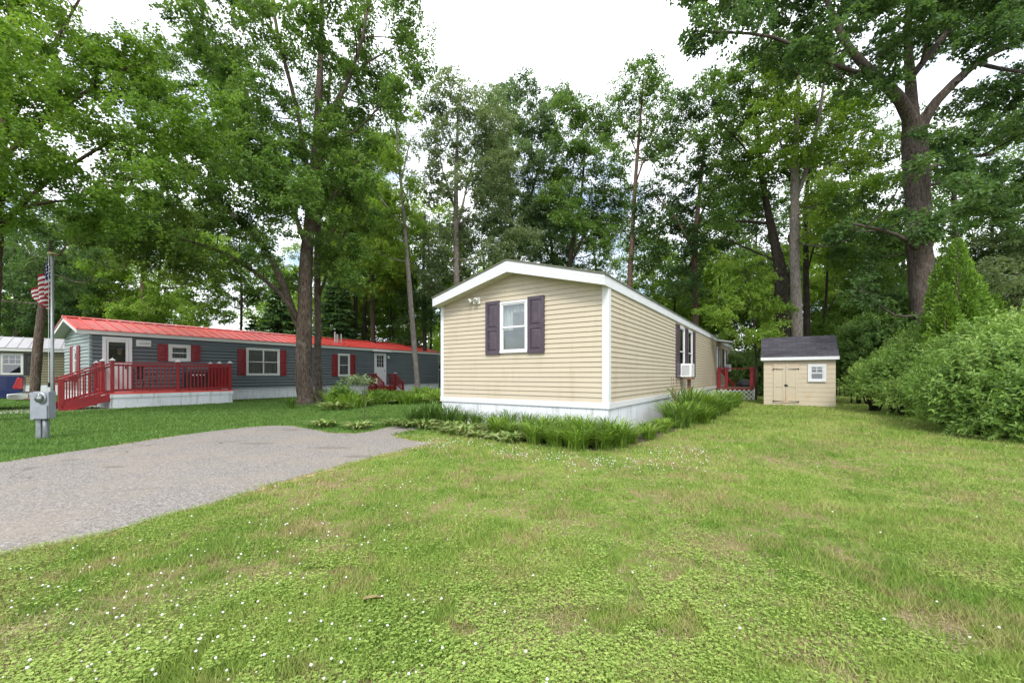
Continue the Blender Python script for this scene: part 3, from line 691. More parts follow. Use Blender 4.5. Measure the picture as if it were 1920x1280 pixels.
# red deck with white base
DKY0, DKY1, DKX = nb(205) * 0 + 0, 0, 2.2
def dkline(px, off):   # along-house position on the line `off` metres in front of the wall
    k = (px - CX) / FPX; A = Q0 + NN * off; return (A.x - k * A.y) / (k * DN.y - DN.x)
y0d, y1d = dkline(207, DKX), dkline(436, DKX)
dk = empty('red_deck', NW(0.03, y0d, 0), RN, 'long red railed deck with white base boards and end stairs', 'deck')
LD = y1d - y0d; ZD = .56
MB().box(.02, DKX + .02, -.02, LD + .02, ZD - .05, ZD).build('deck_floor', M['redroof'], dk)
sk = MB(); skirt(sk, lambda s, d, z: (DKX + d, s, z), 0, LD, 0, ZD - .06, .2); skirt(sk, lambda s, d, z: (s, LD + d, z), 0, DKX, 0, ZD - .06, .2); skirt(sk, lambda s, d, z: (s, -d, z), 0, DKX, 0, ZD - .06, .2)
sk.box(DKX + .002, DKX + .025, -.02, LD + .02, ZD - .18, ZD - .051)
sk.build('base_boards', M['skirt'], dk)
def post(x, y, z0, z1, mat=M['red'], cap=True):
    p = MB().box(x - .05, x + .05, y - .05, y + .05, z0, z1).build('post', mat, dk, bevel=.008)
    if cap:
        c = MB(); c.box(x - .07, x + .07, y - .07, y + .07, z1, z1 + .035)
        c.add([(x - .055, y - .055, z1 + .035), (x + .055, y - .055, z1 + .035), (x + .055, y + .055, z1 + .035), (x - .055, y + .055, z1 + .035), (x, y, z1 + .10)], [(0, 1, 4), (1, 2, 4), (2, 3, 4), (3, 0, 4), (0, 3, 2, 1)])
        c.build('post_cap', M['white'], p)
def railing(a, b, z, zr, name='railing'):
    r = MB(); a = Vector(a); b = Vector(b); n = int((b - a).length / .12)
    r.bar((a.x, a.y, z + zr), (b.x, b.y, z + zr), .09, .045); r.bar((a.x, a.y, z + zr - .10), (b.x, b.y, z + zr - .10), .04, .07); r.bar((a.x, a.y, z + .10), (b.x, b.y, z + .10), .04, .07)
    for k in range(1, n): p = a.lerp(b, k / n); r.box(p.x - .018, p.x + .018, p.y - .018, p.y + .018, z + .10, z + zr - .05)
    r.build(name, M['red'], dk)
ym = dkline(333, DKX - .08) - y0d
PX = DKX - .08
HR = 1.10
for x, y in ((PX, .06), (PX, ym), (PX, LD - .08), (1.1, LD - .08), (.15, LD - .08), (.95, .06)): post(x, y, ZD, ZD + HR + .06)
post(.12, .06, ZD, ZD + HR)
railing((PX, .11), (PX, ym - .05), ZD, HR); railing((PX, ym + .05), (PX, LD - .13), ZD, HR); railing((PX - .05, LD - .08), (.2, LD - .08), ZD, HR); railing((.2, .06), (.9, .06), ZD, HR)
# stairs going off the near end
st = MB(); NS = 3; SR = 1.15
for k in range(NS):
    y = -SR * (k + 1) / (NS + .3) ; z = ZD * (1 - (k + 1) / (NS + 1)); st.box(.97, PX + .02, y, y + .36, z - .04, z); st.box(.97, PX + .02, y + .335, y + .36, z - .16, z - .04)
for x in (.97, PX + .03): st.bar((x, 0.02, ZD - .14), (x, -SR - .02, .06), .04, .24)
st.build('stairs', M['red'], dk)
def stair_rail(x):
    r = MB(); ya, yb = .0, -SR - .05; za, zb = ZD + HR - .05, 1.02
    r.bar((x, ya, za), (x, yb - .06, zb), .10, .045); r.bar((x, ya, za - .1), (x, yb, zb - .08), .04, .06); r.bar((x, ya, ZD + .05), (x, yb, .20), .04, .08)
    for k in range(1, 9): f = k / 9; y = ya + (yb - ya) * f; r.box(x - .018, x + .018, y - .018, y + .018, ZD + .05 + (.2 - ZD - .05) * f, za + (zb - za) * f - .05)
    r.box(x - .05, x + .05, yb - .05, yb + .05, 0, zb)
    r.build('stair_rail', M['red'], dk)
stair_rail(PX); stair_rail(.97)
# things on the deck
def chair(x, y, rz, label):
    c = empty('patio_chair', NW(.03 + x, y0d + y, ZD + .001), RN + rz, label, 'chair')
    MB().box(-.24, .24, -.24, .24, .40, .44).build('seat', M['black'], c, bevel=.01)
    bk = MB()
    for k in range(7): q = -.21 + k * .07; bk.box(q - .012, q + .012, .22, .25, .46, .95)
    bk.box(-.24, .24, .215, .255, .93, .98); bk.build('backrest', M['black'], c)
    for sx in (-1, 1):
        for sy in (-1, 1): MB().tube([(sx * .22, sy * .22, .40), (sx * .24, sy * .25, 0)], .018, 6).build('leg', M['black'], c)
        MB().tube([(sx * .24, -.22, .44), (sx * .25, -.22, .64), (sx * .25, .22, .66)], .018, 6).build('armrest', M['black'], c)
chair(.75, dkline(283, 1.3) - y0d, 2.4, 'black metal patio chair on the red deck near the storm door')
gr = empty('gas_grill', NW(.78, dkline(368, .78), ZD + .001), RN, 'dark gas grill on the red deck with pale knobs', 'grill')
MB().box(-.25, .25, -.38, .38, .12, .70).build('cabinet', M['black'], gr, bevel=.02)
MB().prism([(-.28, .72), (.28, .72), (.26, .90), (.12, 1.02), (-.12, 1.02), (-.26, .90)], -.38, .38, lambda u, v, a: (u, a, v)).build('lid', M['tarp'], gr, bevel=.03)
for y in (-.2, -.07, .07, .2): MB().lathe((.25, y, .64), [(.035, 0), (.03, .05)], 10, 'x').build('knob', M['lampwhite'], gr)
for sy in (-1, 1):
    for sx in (-1, 1): MB().lathe((sx * .22, sy * .33, .06), [(.06, -.02), (.06, .02)], 10, 'x').build('wheel', M['black'], gr)

# red steps at the second door
ys = nb(690) ; s2 = empty('red_steps', NW(.03, nb(712), 0), RN, 'short red wooden steps under the back door of the grey home', 'steps')
st = MB()
st.box(0, .75, -.95, .75, .42, .47)
for k in range(2): st.box(.75 + k * .28, 1.05 + k * .28, -.6, .6, .30 - k * .15, .34 - k * .15); st.box(.75 + k * .28, .78 + k * .28, -.6, .6, .18 - k * .15, .30 - k * .15)
st.box(.72, .75, -.95, .75, .02, .42); st.box(0, .72, -.95, -.92, .02, .42).box(0, .72, .72, .75, .02, .42)
st.build('stairs', M['red'], s2)
for sy in (-.9, .7):
    r = MB(); r.bar((.7, sy, 1.2), (1.45, sy, .72), .09, .05); r.bar((.7, sy, .62), (1.45, sy, .16), .04, .06); r.bar((0, sy, 1.25), (.7, sy, 1.25), .09, .05)
    for k in range(1, 7): f = k / 7; x = .7 + .75 * f; r.box(x - .018, x + .018, sy - .018, sy + .018, .62 - .46 * f, 1.2 - .48 * f)
    for k in range(1, 6): x = .7 * k / 6; r.box(x - .018, x + .018, sy - .018, sy + .018, .47, 1.23)
    r.box(1.40, 1.49, sy - .045, sy + .045, 0, .74); r.build('railing', M['red'], s2)
    p = MB().box(.65, .75, sy - .05, sy + .05, .0, 1.32).build('post', M['red'], s2); MB().box(.63, .77, sy - .07, sy + .07, 1.32, 1.38).build('post_cap', M['white'], p)

# person just inside the storm door
def person():
    bx = nb(222) + .12
    p = empty('person', NW(-.38, bx, .552), RN, 'person in dark clothes standing behind the storm door glass', 'person')
    def skin(name, verts, edges, rad, mat, parent, sub=2):
        me = bpy.data.meshes.new(name); me.from_pydata(verts, edges, []); o = bpy.data.objects.new(name, me); C.objects.link(o); o.parent = parent
        o.modifiers.new('skin', 'SKIN'); ss = o.modifiers.new('sub', 'SUBSURF'); ss.levels = ss.render_levels = sub
        while not me.skin_vertices: bpy.context.view_layer.objects.active = o; break
        for i, r in enumerate(rad): me.skin_vertices[0].data[i].radius = r if isinstance(r, tuple) else (r, r)
        me.skin_vertices[0].data[0].use_root = True
        me.materials.append(mat); return o
    v = [(0, 0, .95), (0, 0, 1.12), (0, 0, 1.32), (-.01, 0, 1.46), (.0, 0, 1.55), (.01, 0, 1.62), (.015, 0, 1.70), (.0, 0, 1.76)]
    e = [(0, 1), (1, 2), (2, 3), (3, 4), (4, 5), (5, 6), (6, 7)]; r = [(.13, .17), (.11, .15), (.12, .18), (.09, .12), .055, (.075, .065), (.10, .078), (.06, .055)]
    def chain(root, pts, rs):
        prev = root
        for q, rr_ in zip(pts, rs): v.append(q); r.append(rr_); e.append((prev, len(v) - 1)); prev = len(v) - 1
        return prev
    for s in (-1, 1):
        chain(0, [(0, s * .10, .86), (.02, s * .11, .48), (0, s * .11, .10), (.12, s * .12, .04)], [.09, .065, .045, .04])
        h = chain(2, [(0, s * .20, 1.42), (-.02, s * .25, 1.13), (.05, s * .25, .88)], [.06, .045, .032])
        h = chain(h, [(.07, s * .25, .80)], [(.03, .016)])
        for k, ln in enumerate((.07, .085, .08, .06)): chain(h, [(.07 + .012 * k - .02, s * .245, .80 - ln * .5), (.085 + .012 * k - .02, s * .235, .80 - ln)], [.009, .008])
        chain(h, [(.10, s * .235, .80), (.115, s * .23, .765)], [.01, .009])
    body = skin('body', v, e, r, M['skin'], p)
    cv = [(0, 0, .93), (0, 0, 1.12), (0, 0, 1.32), (-.01, 0, 1.47)]; ce = [(0, 1), (1, 2), (2, 3)]; crr = [(.15, .19), (.135, .175), (.145, .205), (.085, .10)]
    for s in (-1, 1):
        n = len(cv); cv += [(0, s * .21, 1.43), (-.02, s * .255, 1.13), (.04, s * .255, .92)]; crr += [.075, .06, .045]; ce += [(2, n), (n, n + 1), (n + 1, n + 2)]
        n = len(cv); cv += [(0, s * .10, .86), (.02, s * .11, .48), (0, s * .11, .12)]; crr += [.105, .08, .06]; ce += [(0, n), (n, n + 1), (n + 1, n + 2)]
    skin('clothes', cv, ce, crr, M['cloth'], p)
    hm = MB(); hm.lathe((-.02, 0, 1.70), [(.088, -.01), (.096, .04), (.078, .085), (.03, .105)], 14); hm.build('hair', M['hair'], p, True)
    f = MB(); f.lathe((.085, 0, 1.665), [(.014, -.02), (.018, -.01), (.008, .03)], 8); f.build('nose', M['skin'], p, True)
    f = MB(); [f.lathe((.088, s * .03, 1.70), [(.01, -.006), (.012, 0), (.008, .006)], 8) for s in (-1, 1)]; f.build('eyes', M['black'], p, True)
    MB().box(.083, .094, -.024, .024, 1.622, 1.630).build('mouth', M['redshut'], p)
person()

# grey utility shed beyond the far end of the grey home
ush = empty('utility_shed', NW(.9, LN + .25, 0), RN, 'small grey utility shed at the far end of the grey home', 'shed')
MB().box(-1.2, .3, 0, 1.6, 0, 1.62).build('wall', M['greyshed'], ush)
MB().prism([(-1.35, 1.62), (.42, 1.62), (-.45, 2.35)], -.12, 1.75, lambda u, v, a: (u, a, v)).build('roof', M['shingle'], ush)
MB().box(-1.36, .44, -.14, -.121, 1.60, 1.68).box(.421, .44, -.12, 1.75, 1.55, 1.64).build('trim', M['white'], ush)
MB().box(-.75, .05, -.03, -.001, .05, 1.5).build('door', M['greytrim'], ush)

# ------------------------------------------------------------------ tan home at far left
D3 = Vector((.73, .683, 0)).normalized(); N3 = Vector((D3.y, -D3.x, 0)); R3 = math.atan2(N3.y, N3.x); T0 = Vector((-27.3, 24.3, 0)) - D3 * 9.5
th = empty('mobile_home', T0, R3, 'olive tan mobile home with ribbed silver roof behind the pickup', 'mobile home')
LT, WT = 13.0, 4.2; mt = lambda s, d, z: (d, s, z)
def tb(px):
    k = (px - CX) / FPX; return (T0.x - k * T0.y) / (k * D3.y - D3.x)
a, b_ = tb(1), tb(44); TW = (a, b_, 1.22, 2.42)
wm = MB(); lap_wall(wm, mt, 0, LT, .62, 2.62, [TW], .15, .03, .04); lap_wall(wm, lambda s, d, z: (s, -d, z), -WT, 0, .62, 2.62); lap_wall(wm, lambda s, d, z: (s, LT + d, z), -WT, 0, .62, 2.62); lap_wall(wm, lambda s, d, z: (-WT - d, s, z), 0, LT, .62, 2.62)
for y in (0, LT): wm.add([(0, y, 2.62), (-WT, y, 2.62), (-WT / 2, y, 3.3)], [(0, 1, 2)])
wm.build('wall', M['tansiding'], th)
sk = MB(); skirt(sk, mt, 0, LT, 0, .62, .3, d=.01); skirt(sk, lambda s, d, z: (s, LT + d, z), -WT, 0, 0, .62, .3, d=.01); skirt(sk, lambda s, d, z: (s, -d, z), -WT, 0, 0, .62, .3); sk.build('skirting', M['skirt'], th)
rf = MB()
for sgn in (1, -1):
    x0 = .22 if sgn > 0 else -WT - .22
    rf.prism([(x0, 2.72), (-WT / 2, 3.46), (-WT / 2, 3.49), (x0, 2.75)], -.3, LT + .3, lambda u, v, a: (u, a, v))
    y = -.28
    while y < LT + .3: rf.prism([(x0, 2.75), (-WT / 2, 3.49), (-WT / 2, 3.52), (x0, 2.78)], y, y + .05, lambda u, v, a: (u, a, v)); y += .42
rf.build('roof', M['silverroof'], th)
MB().box(.18, .205, -.28, LT + .28, 2.56, 2.71).build('fascia', M['greytrim'], th); MB().box(0, .18, -.28, LT + .28, 2.60, 2.62).build('soffit', M['greytrim'], th)
window(th, mt, *TW, fm=M['greytrim'], fw=.07, curtain=None, grid=(3, 2, 1.85, 2.35))
MB().box(-1.2, -1.15, 1, LT - 1, .7, 2.6).build('room', M['room'], th)
shutter(th, mt, b_ + .02, b_ + .62, 1.2, 2.44, M['darkshutter']); shutter(th, mt, a - .62, a - .02, 1.2, 2.44, M['darkshutter'])

# ------------------------------------------------------------------ garden shed
sa = gp(1432, 758); sb = gp(1567, 762.5)
sang = math.atan2(sb[1] - sa[1], sb[0] - sa[0]); SWd = math.hypot(sb[0] - sa[0], sb[1] - sa[1]); SDp = 2.2
shd = empty('garden_shed', (sa[0], sa[1], 0), sang, 'cream garden shed with dark shingle roof and double doors', 'shed')
mS = lambda s, d, z: (s, -d, z); ez = 1.88
SWn = (SWd * .66, SWd * .845, 1.02, 1.55)
w_ = MB(); DRx = (SWd * .145, SWd * .50, .10, 1.66)
lap_wall(w_, mS, 0, SWd, .0, ez, [SWn], .178, .008); lap_wall(w_, lambda s, d, z: (SWd + d, s, z), 0, SDp, 0, ez, (), .178, .008); lap_wall(w_, lambda s, d, z: (-d, s, z), 0, SDp, 0, ez, (), .178, .008); lap_wall(w_, lambda s, d, z: (s, SDp + d, z), 0, SWd, 0, ez, (), .178, .008)
for x in (0, SWd): w_.add([(x, 0, ez), (x, SDp, ez), (x, SDp / 2 + .0, 2.72)], [(0, 1, 2)])
w_.build('wall', M['shed'], shd)
rf = MB(); xo = .10
for (ya, yb) in ((-.12, SDp / 2), (SDp + .12, SDp / 2)):
    rf.prism([(ya, ez - .0), (yb, 2.76), (yb, 2.80), (ya, ez + .045)], -xo, SWd + xo, lambda u, v, a: (a, u, v))
rf.build('roof', M['shingle'], shd)
e = MB(); e.box(-xo, SWd + xo, -.145, -.122, ez - .09, ez + .03)
for x in (-xo - .0, SWd + xo - .02):
    for (ya, yb) in ((-.12, SDp / 2), (SDp + .12, SDp / 2)): e.prism([(ya, ez - .09), (yb, 2.67), (yb, 2.755), (ya, ez - .005)], x + .001, x + .019, lambda u, v, a: (a, u, v))
e.build('fascia', M['white'], shd)
xm = (DRx[0] + DRx[1]) / 2
for i, (a, b_) in enumerate(((DRx[0], xm - .006), (xm + .006, DRx[1]))):
    dmb = MB(); dmb.box(a, b_, .0, .022, DRx[2], DRx[3], mS); f = .09
    dmb.box(a, a + f, .022, .034, DRx[2], DRx[3], mS).box(b_ - f, b_, .022, .034, DRx[2], DRx[3], mS)
    for z in (DRx[2], .72, DRx[3] - .26): dmb.box(a + f, b_ - f, .022, .033, z, z + f, mS)
    do = dmb.build('door', M['shed'], shd, bevel=.003)
    for z in (DRx[2] + .06, DRx[3] - .22):
        hx = a if i == 0 else b_; q = .34 if i == 0 else -.34
        h = MB(); h.prism([(hx, z - .018), (hx + q, z - .006), (hx + q, z + .006), (hx, z + .018)], .035, .042, lambda u, v, a_: (u, -a_, v)); h.lathe((hx, -.036, z), [(.03, 0), (.03, .01)], 8, 'y'); h.build('hinge', M['black'], do)
MB().lathe((xm, -.036, .79), [(.05, 0), (.05, .014)], 10, 'y').lathe((xm + .05, -.036, .78), [(.03, 0), (.03, .02)], 8, 'y').build('latch', M['black'], shd)
window(shd, mS, SWn[0] - .07, SWn[1] + .07, SWn[2] - .08, SWn[3] + .07, fw=.09, curtain=None, grid=(2, 2, (SWn[2] + SWn[3]) / 2 + .03, SWn[3]))
MB().box(SWn[0] - .15, SWn[1] + .15, .3, .33, .5, 1.7).build('room', M['room'], shd)
MB().box(.05, SWd - .05, -.0, SDp, -.01, .02).build('sill_beam', M['wood'], shd)

# dark grey building in the woods behind the shed
fh = empty('grey_building', at(1395, 703, 46) * np.array((1, 1, 0)), -.25, 'dark grey low building glimpsed through the woods behind the shed', 'building')
MB().box(-4.5, 4.5, 0, 5, 0, 2.6).build('wall', M['farhouse'], fh); MB().prism([(-.4, 2.5), (5.4, 2.5), (2.5, 4.1)], -4.9, 4.9, lambda u, v, a: (a, u, v)).build('roof', M['shingle'], fh)
MB().box(-2, -.9, -.05, -.002, 1, 2.1).build('window', M['greytrim'], fh)

# ------------------------------------------------------------------ meter pedestal, flagpole, truck
mp_ = gp(82, 822)
me_ = empty('electric_meter', (mp_[0], mp_[1], 0), .12, 'grey electric meter box on a short steel post by the driveway', 'meter'); me_.scale = (.74, .85, 1)
MB().box(-.16, -.04, -.03, .05, 0, .42).box(-.04, .10, .0, .04, .0, .42).build('post', M['postmetal'], me_, bevel=.008)
MB().tube([(.13, -.03, -.02), (.07, -.03, .22), (.05, -.02, .42)], .045, 12).build('conduit', M['postmetal'], me_, True)
MB().box(-.16, .20, -.09, .08, .38, .89).build('cabinet', M['metalgrey'], me_, bevel=.008)
MB().box(-.25, -.161, -.06, .10, .36, .87).build('side_box', M['metalgrey'], me_, bevel=.008)
MB().box(-.11, .19, -.125, -.091, .38, .64).build('cover_panel', M['metalgrey'], me_, bevel=.01)
mm = MB().lathe((.06, -.09, .77), [(.105, 0), (.105, .03), (.085, .035)], 24, 'y').build('meter_ring', M['pole'], me_, True)
MB().lathe((.06, -.125, .77), [(.080, 0), (.080, .055), (.066, .075), (.02, .082)], 24, 'y').build('glass_dome', M['glass'], mm, True)
MB().lathe((.06, -.124, .77), [(.070, 0), (.070, .03), (.05, .032)], 20, 'y').build('dial', M['lens'], mm)
MB().box(.015, .105, -.166, -.160, .755, .80).build('dial_plate', M['greytrim'], mm)

fp = np.array(((98 - CX) / FPX * 12, 12, 0)); FT = CH + (HY - 478) * 12 / FPX
fo = empty('flagpole', fp, 0, 'grey metal flagpole standing on the lawn behind the meter box', 'flagpole')
MB().tube([(0, 0, 0), (0, 0, .9), (0, 0, FT)], [.030, .040, .036], 14).build('pole', M['pole'], fo, True)
MB().lathe((0, 0, FT), [(.06, 0), (.10, .01), (.10, .05), (.05, .07)], 14).build('truck_cap', M['gold'], fo, True)
MB().tube([(-.07, -.03, FT - .03), (-.075, -.03, .9)], .007, 5).build('halyard', M['white'], fo)
MB().box(-.07, -.045, -.06, .0, .85, .98).build('cleat', M['black'], fo)
# hanging flag, folded
def flagmat():
    t = NT('striped_flag'); uv = t.new('UVMap'); s = t.new('SeparateXYZ'); t.l(uv.outputs[0], s.inputs[0]); u, v = s.outputs['X'], s.outputs['Y']
    st = t.math('GREATER_THAN', t.math('MODULO', t.math('MULTIPLY', v, 13), 2.0), 1.0)
    c = t.mix(st, (.36, .018, .03), (.78, .78, .78))
    canton = t.math('MULTIPLY', t.math('LESS_THAN', u, .42), t.math('GREATER_THAN', v, 6 / 13))
    a = t.math('SUBTRACT', t.math('FRACT', t.math('MULTIPLY', u, 6 / .42)), .5); b = t.math('SUBTRACT', t.math('FRACT', t.math('MULTIPLY', v, 5 * 13 / 7)), .5)
    star = t.math('LESS_THAN', t.math('ADD', t.math('MULTIPLY', a, a), t.math('MULTIPLY', b, b)), .075)
    c = t.mix(canton, c, t.mix(star, (.015, .022, .12), (.78, .78, .8)))
    t.base(c); t.p.inputs['Roughness'].default_value = .85
    tl = t.new('BsdfTranslucent'); t.l(c, tl.inputs['Color']); m = t.new('MixShader'); m.inputs[0].default_value = .35
    t.l(t.p.outputs[0], m.inputs[1]); t.l(tl.outputs[0], m.inputs[2]); t.l(m.outputs[0], t.o.inputs[0]); return t.m
nu, nv = 48, 26; fm_ = bpy.data.meshes.new('flag'); vs = []; uvs = []
for j in range(nv + 1):
    for i in range(nu + 1):
        u, v = i / nu, j / nv
        tx, tz = -.38 * u ** .9, -.92 * u ** 1.05            # top edge falls away from the pole
        bx_, bz_ = -.17 * u, -.88 - .56 * u                 # bottom edge hangs
        x = -.07 + tx * v + bx_ * (1 - v) + .035 * math.sin(u * 13 + v * 4) * u; z = tz * v + bz_ * (1 - v)
        y = .17 * math.sin(u * 15 + v * 3.4) * (.25 + .75 * u)
        vs.append((x, y, z)); uvs.append((u, v))
fs = [(j * (nu + 1) + i, j * (nu + 1) + i + 1, (j + 1) * (nu + 1) + i + 1, (j + 1) * (nu + 1) + i) for j in range(nv) for i in range(nu)]
fm_.from_pydata(vs, [], fs); ul = fm_.uv_layers.new(name='UVMap')
for lp in fm_.loops: ul.data[lp.index].uv = uvs[lp.vertex_index]
fm_.polygons.foreach_set('use_smooth', [True] * len(fs)); fm_.materials.append(flagmat())
fg = bpy.data.objects.new('flag', fm_); C.objects.link(fg); fg.location = (fp[0], fp[1], FT - .18)
tag(fg, 'red white and blue flag hanging folded from the pole', 'flag')

tk = empty('pickup_truck', ((43 - CX) / FPX * 14 - .74, 14.64, 0), math.radians(228), 'navy blue pickup truck seen from its rear corner at the left edge', 'truck')
# local x = forward (away from the tail), width along y, tail at x=0
prof = [(.06, .42), (.0, .62), (.03, 1.18), (1.75, 1.20), (1.78, 1.20), (3.9, 1.20), (4.2, 1.18), (5.3, 1.08), (5.42, .80), (5.40, .42)]
bd = MB()
def arch(x, r=.43, n=9): return [(x + r * math.cos(math.pi * k / n), .42 + (r + .02) * math.sin(math.pi * k / n)) for k in range(n + 1)]
poly = prof + arch(4.45) + arch(1.05)
bd.prism(poly, -.98, .98, lambda u, v, a: (u, a * (1 - .04 * max(0, v - .7)), v)); bd.build('body', M['truck'], tk, bevel=.03)
MB().prism([(1.9, 1.19), (2.15, 1.80), (2.4, 1.86), (3.5, 1.84), (4.15, 1.19)], -.84, .84, lambda u, v, a: (u, a * (1 - .12 * max(0, v - 1.2)), v)).build('cab', M['truck'], tk, bevel=.05)
for s in (-1, 1):
    MB().prism([(2.2, 1.26), (2.35, 1.74), (3.42, 1.74), (3.85, 1.26)], s * .80, s * .855, lambda u, v, a: (u, a * (1 - .12 * max(0, v - 1.2)), v)).build('side_window', M['black'], tk)
    for x in (1.05, 4.45):
        wh = MB().lathe((x, s * .80, .38), [(.30, -.13), (.38, -.10), (.38, .10), (.30, .13)], 24, 'y').build('wheel', M['rubber'], tk, True)
        MB().lathe((x, s * .88, .38), [(.24, -.05), (.22, .05), (.08, .06)], 18, 'y').build('rim', M['chrome'], wh)
    tl = MB(); tl.prism([(-.02, .72), (.20, .74), (.20, .80), (.12, 1.06), (.10, 1.12), (-.02, 1.10)], s * .80, s * .995, lambda u, v, a: (u, a * (1 - .04 * max(0, v - .7)), v)); tl.build('tail_light', M['redlens'], tk, bevel=.015)
    MB().box(5.30, 5.44, s * .60 - .2, s * .60 + .2, .78, .98).build('headlight', M['clearlens'], tk, bevel=.02)
MB().prism([(-.16, .42), (.0, .36), (.34, .40), (.34, .56), (.0, .60), (-.16, .58)], -.99, .99, lambda u, v, a: (u, a, v)).build('rear_bumper', M['chrome'], tk, bevel=.03)
MB().box(-.02, .04, -.75, .75, .64, 1.15).build('tailgate', M['truck'], tk, bevel=.02)
MB().box(.08, .2, -.12, .12, .42, .5).build('hitch', M['black'], tk)
MB().box(5.38, 5.50, -.95, .95, .42, .62).build('front_bumper', M['chrome'], tk, bevel=.03)
lg = MB(); p = gp(36, 751); lg.tube([(-.5, 0, .10), (0, .03, .12), (.55, 0, .10)], [.09, .13, .10], 10, .12)
o = lg.build('log', M['stone'], None, True); o.location = (p[0], p[1] + .3, 0); tag(o, 'short rusty brown log lying on grass behind the pickup', 'log')

# ------------------------------------------------------------------ foliage machinery
def leaf_geo(P, D, N, ln, wd, rnd, fold=.18):
    """P base, D direction, N normal (unit), -> verts, tris"""
    n = len(P); Sd = np.cross(D, N); Sd /= np.linalg.norm(Sd, axis=1, keepdims=True) + 1e-9
    ln = ln[:, None]; wd = wd[:, None]
    mid = P + D * ln * .45
    V = np.stack([P, mid + Sd * wd * .5 + N * wd * fold, P + D * ln - N * ln * .08, mid - Sd * wd * .5 + N * wd * fold], 1).reshape(-1, 3)
    b = np.arange(n)[:, None] * 4
    F = np.concatenate([b + np.array([[0, 1, 2]]), b + np.array([[0, 2, 3]])], 0)
    return V, F, np.repeat(rnd, 4)
def unit(a): return a / (np.linalg.norm(a, axis=-1, keepdims=True) + 1e-9)

LEAF_DENSITY, LEAF_SCALE = 3.2, .84
def sprays(blobs, leaf, dens, rng, tilt=.55, rs=None, aspect=.72, droop=.35):
    """blobs: (centre xyz, radii xyz, dens mult) -> leaf arrays and spray centres"""
    PP, DD_, NN_, RR = [], [], [], []; cents = []
    for c, R_, dm in blobs:
        area = math.pi * R_[0] * R_[2]; n = int(area * dens * dm * LEAF_DENSITY)
        if n < 8: n = 8
        r0 = rs or min(.62, max(.26, .36 * min(R_[0], R_[2])))
        ns = max(5, int(area / (math.pi * r0 * r0) * 2.1))
        dirs = unit(rng.normal(size=(ns, 3))); rad = rng.random(ns) ** .42
        sc = c + dirs * rad[:, None] * R_; cents.append(sc[:6])
        srnd = rng.random(ns); stilt = rng.normal(0, .55, (ns, 2))
        k = rng.integers(0, ns, n)
        ang = rng.random(n) * 2 * math.pi; rr = np.sqrt(rng.random(n)) * r0 * (.7 + .6 * srnd[k])
        dx, dy = np.cos(ang) * rr, np.sin(ang) * rr
        outw = sc[k, :2] - c[:2]
        dz = dx * stilt[k, 0] + dy * stilt[k, 1] - droop * rr * rr / r0 + rng.normal(0, .24 * r0, n)
        p = sc[k] + np.stack([dx, dy, dz], 1)
        d = unit(np.stack([np.cos(ang), np.sin(ang), -.25 + rng.normal(0, .35, n)], 1) + rng.normal(0, .35, (n, 3)))
        nn = rng.normal(0, tilt, (n, 3)); nn[:, 2] += 1; nn = unit(nn); nn = unit(nn - d * np.sum(nn * d, 1, keepdims=True))
        PP.append(p); DD_.append(d); NN_.append(nn); RR.append(np.clip(.55 * rng.random(n) + .45 * srnd[k], 0, 1))
    P = np.concatenate(PP); D = np.concatenate(DD_); N = np.concatenate(NN_); R_ = np.concatenate(RR)
    ln = leaf * LEAF_SCALE * (.7 + .6 * rng.random(len(P)))
    return P, D, N, ln, ln * aspect, R_, cents

def fill(poly, n, r, rng, sq=.72):
    """blob specs (px,py,rx,ry) spread inside an outline"""
    xs = [p[0] for p in poly]; ys = [p[1] for p in poly]; out_ = []; tries = 0
    while len(out_) < n and tries < 4000:
        tries += 1; x = rng.uniform(min(xs), max(xs)); y = rng.uniform(min(ys), max(ys))
        if not inside(poly, np.array([x]), np.array([y]))[0]: continue
        rr = r * rng.uniform(.65, 1.3)
        if tries < 2500 and any((x - a) ** 2 + ((y - b) / sq) ** 2 < (.62 * (rr + c_)) ** 2 for a, b, c_, _ in out_): continue
        out_.append((x, y, rr, rr * sq))
    return out_

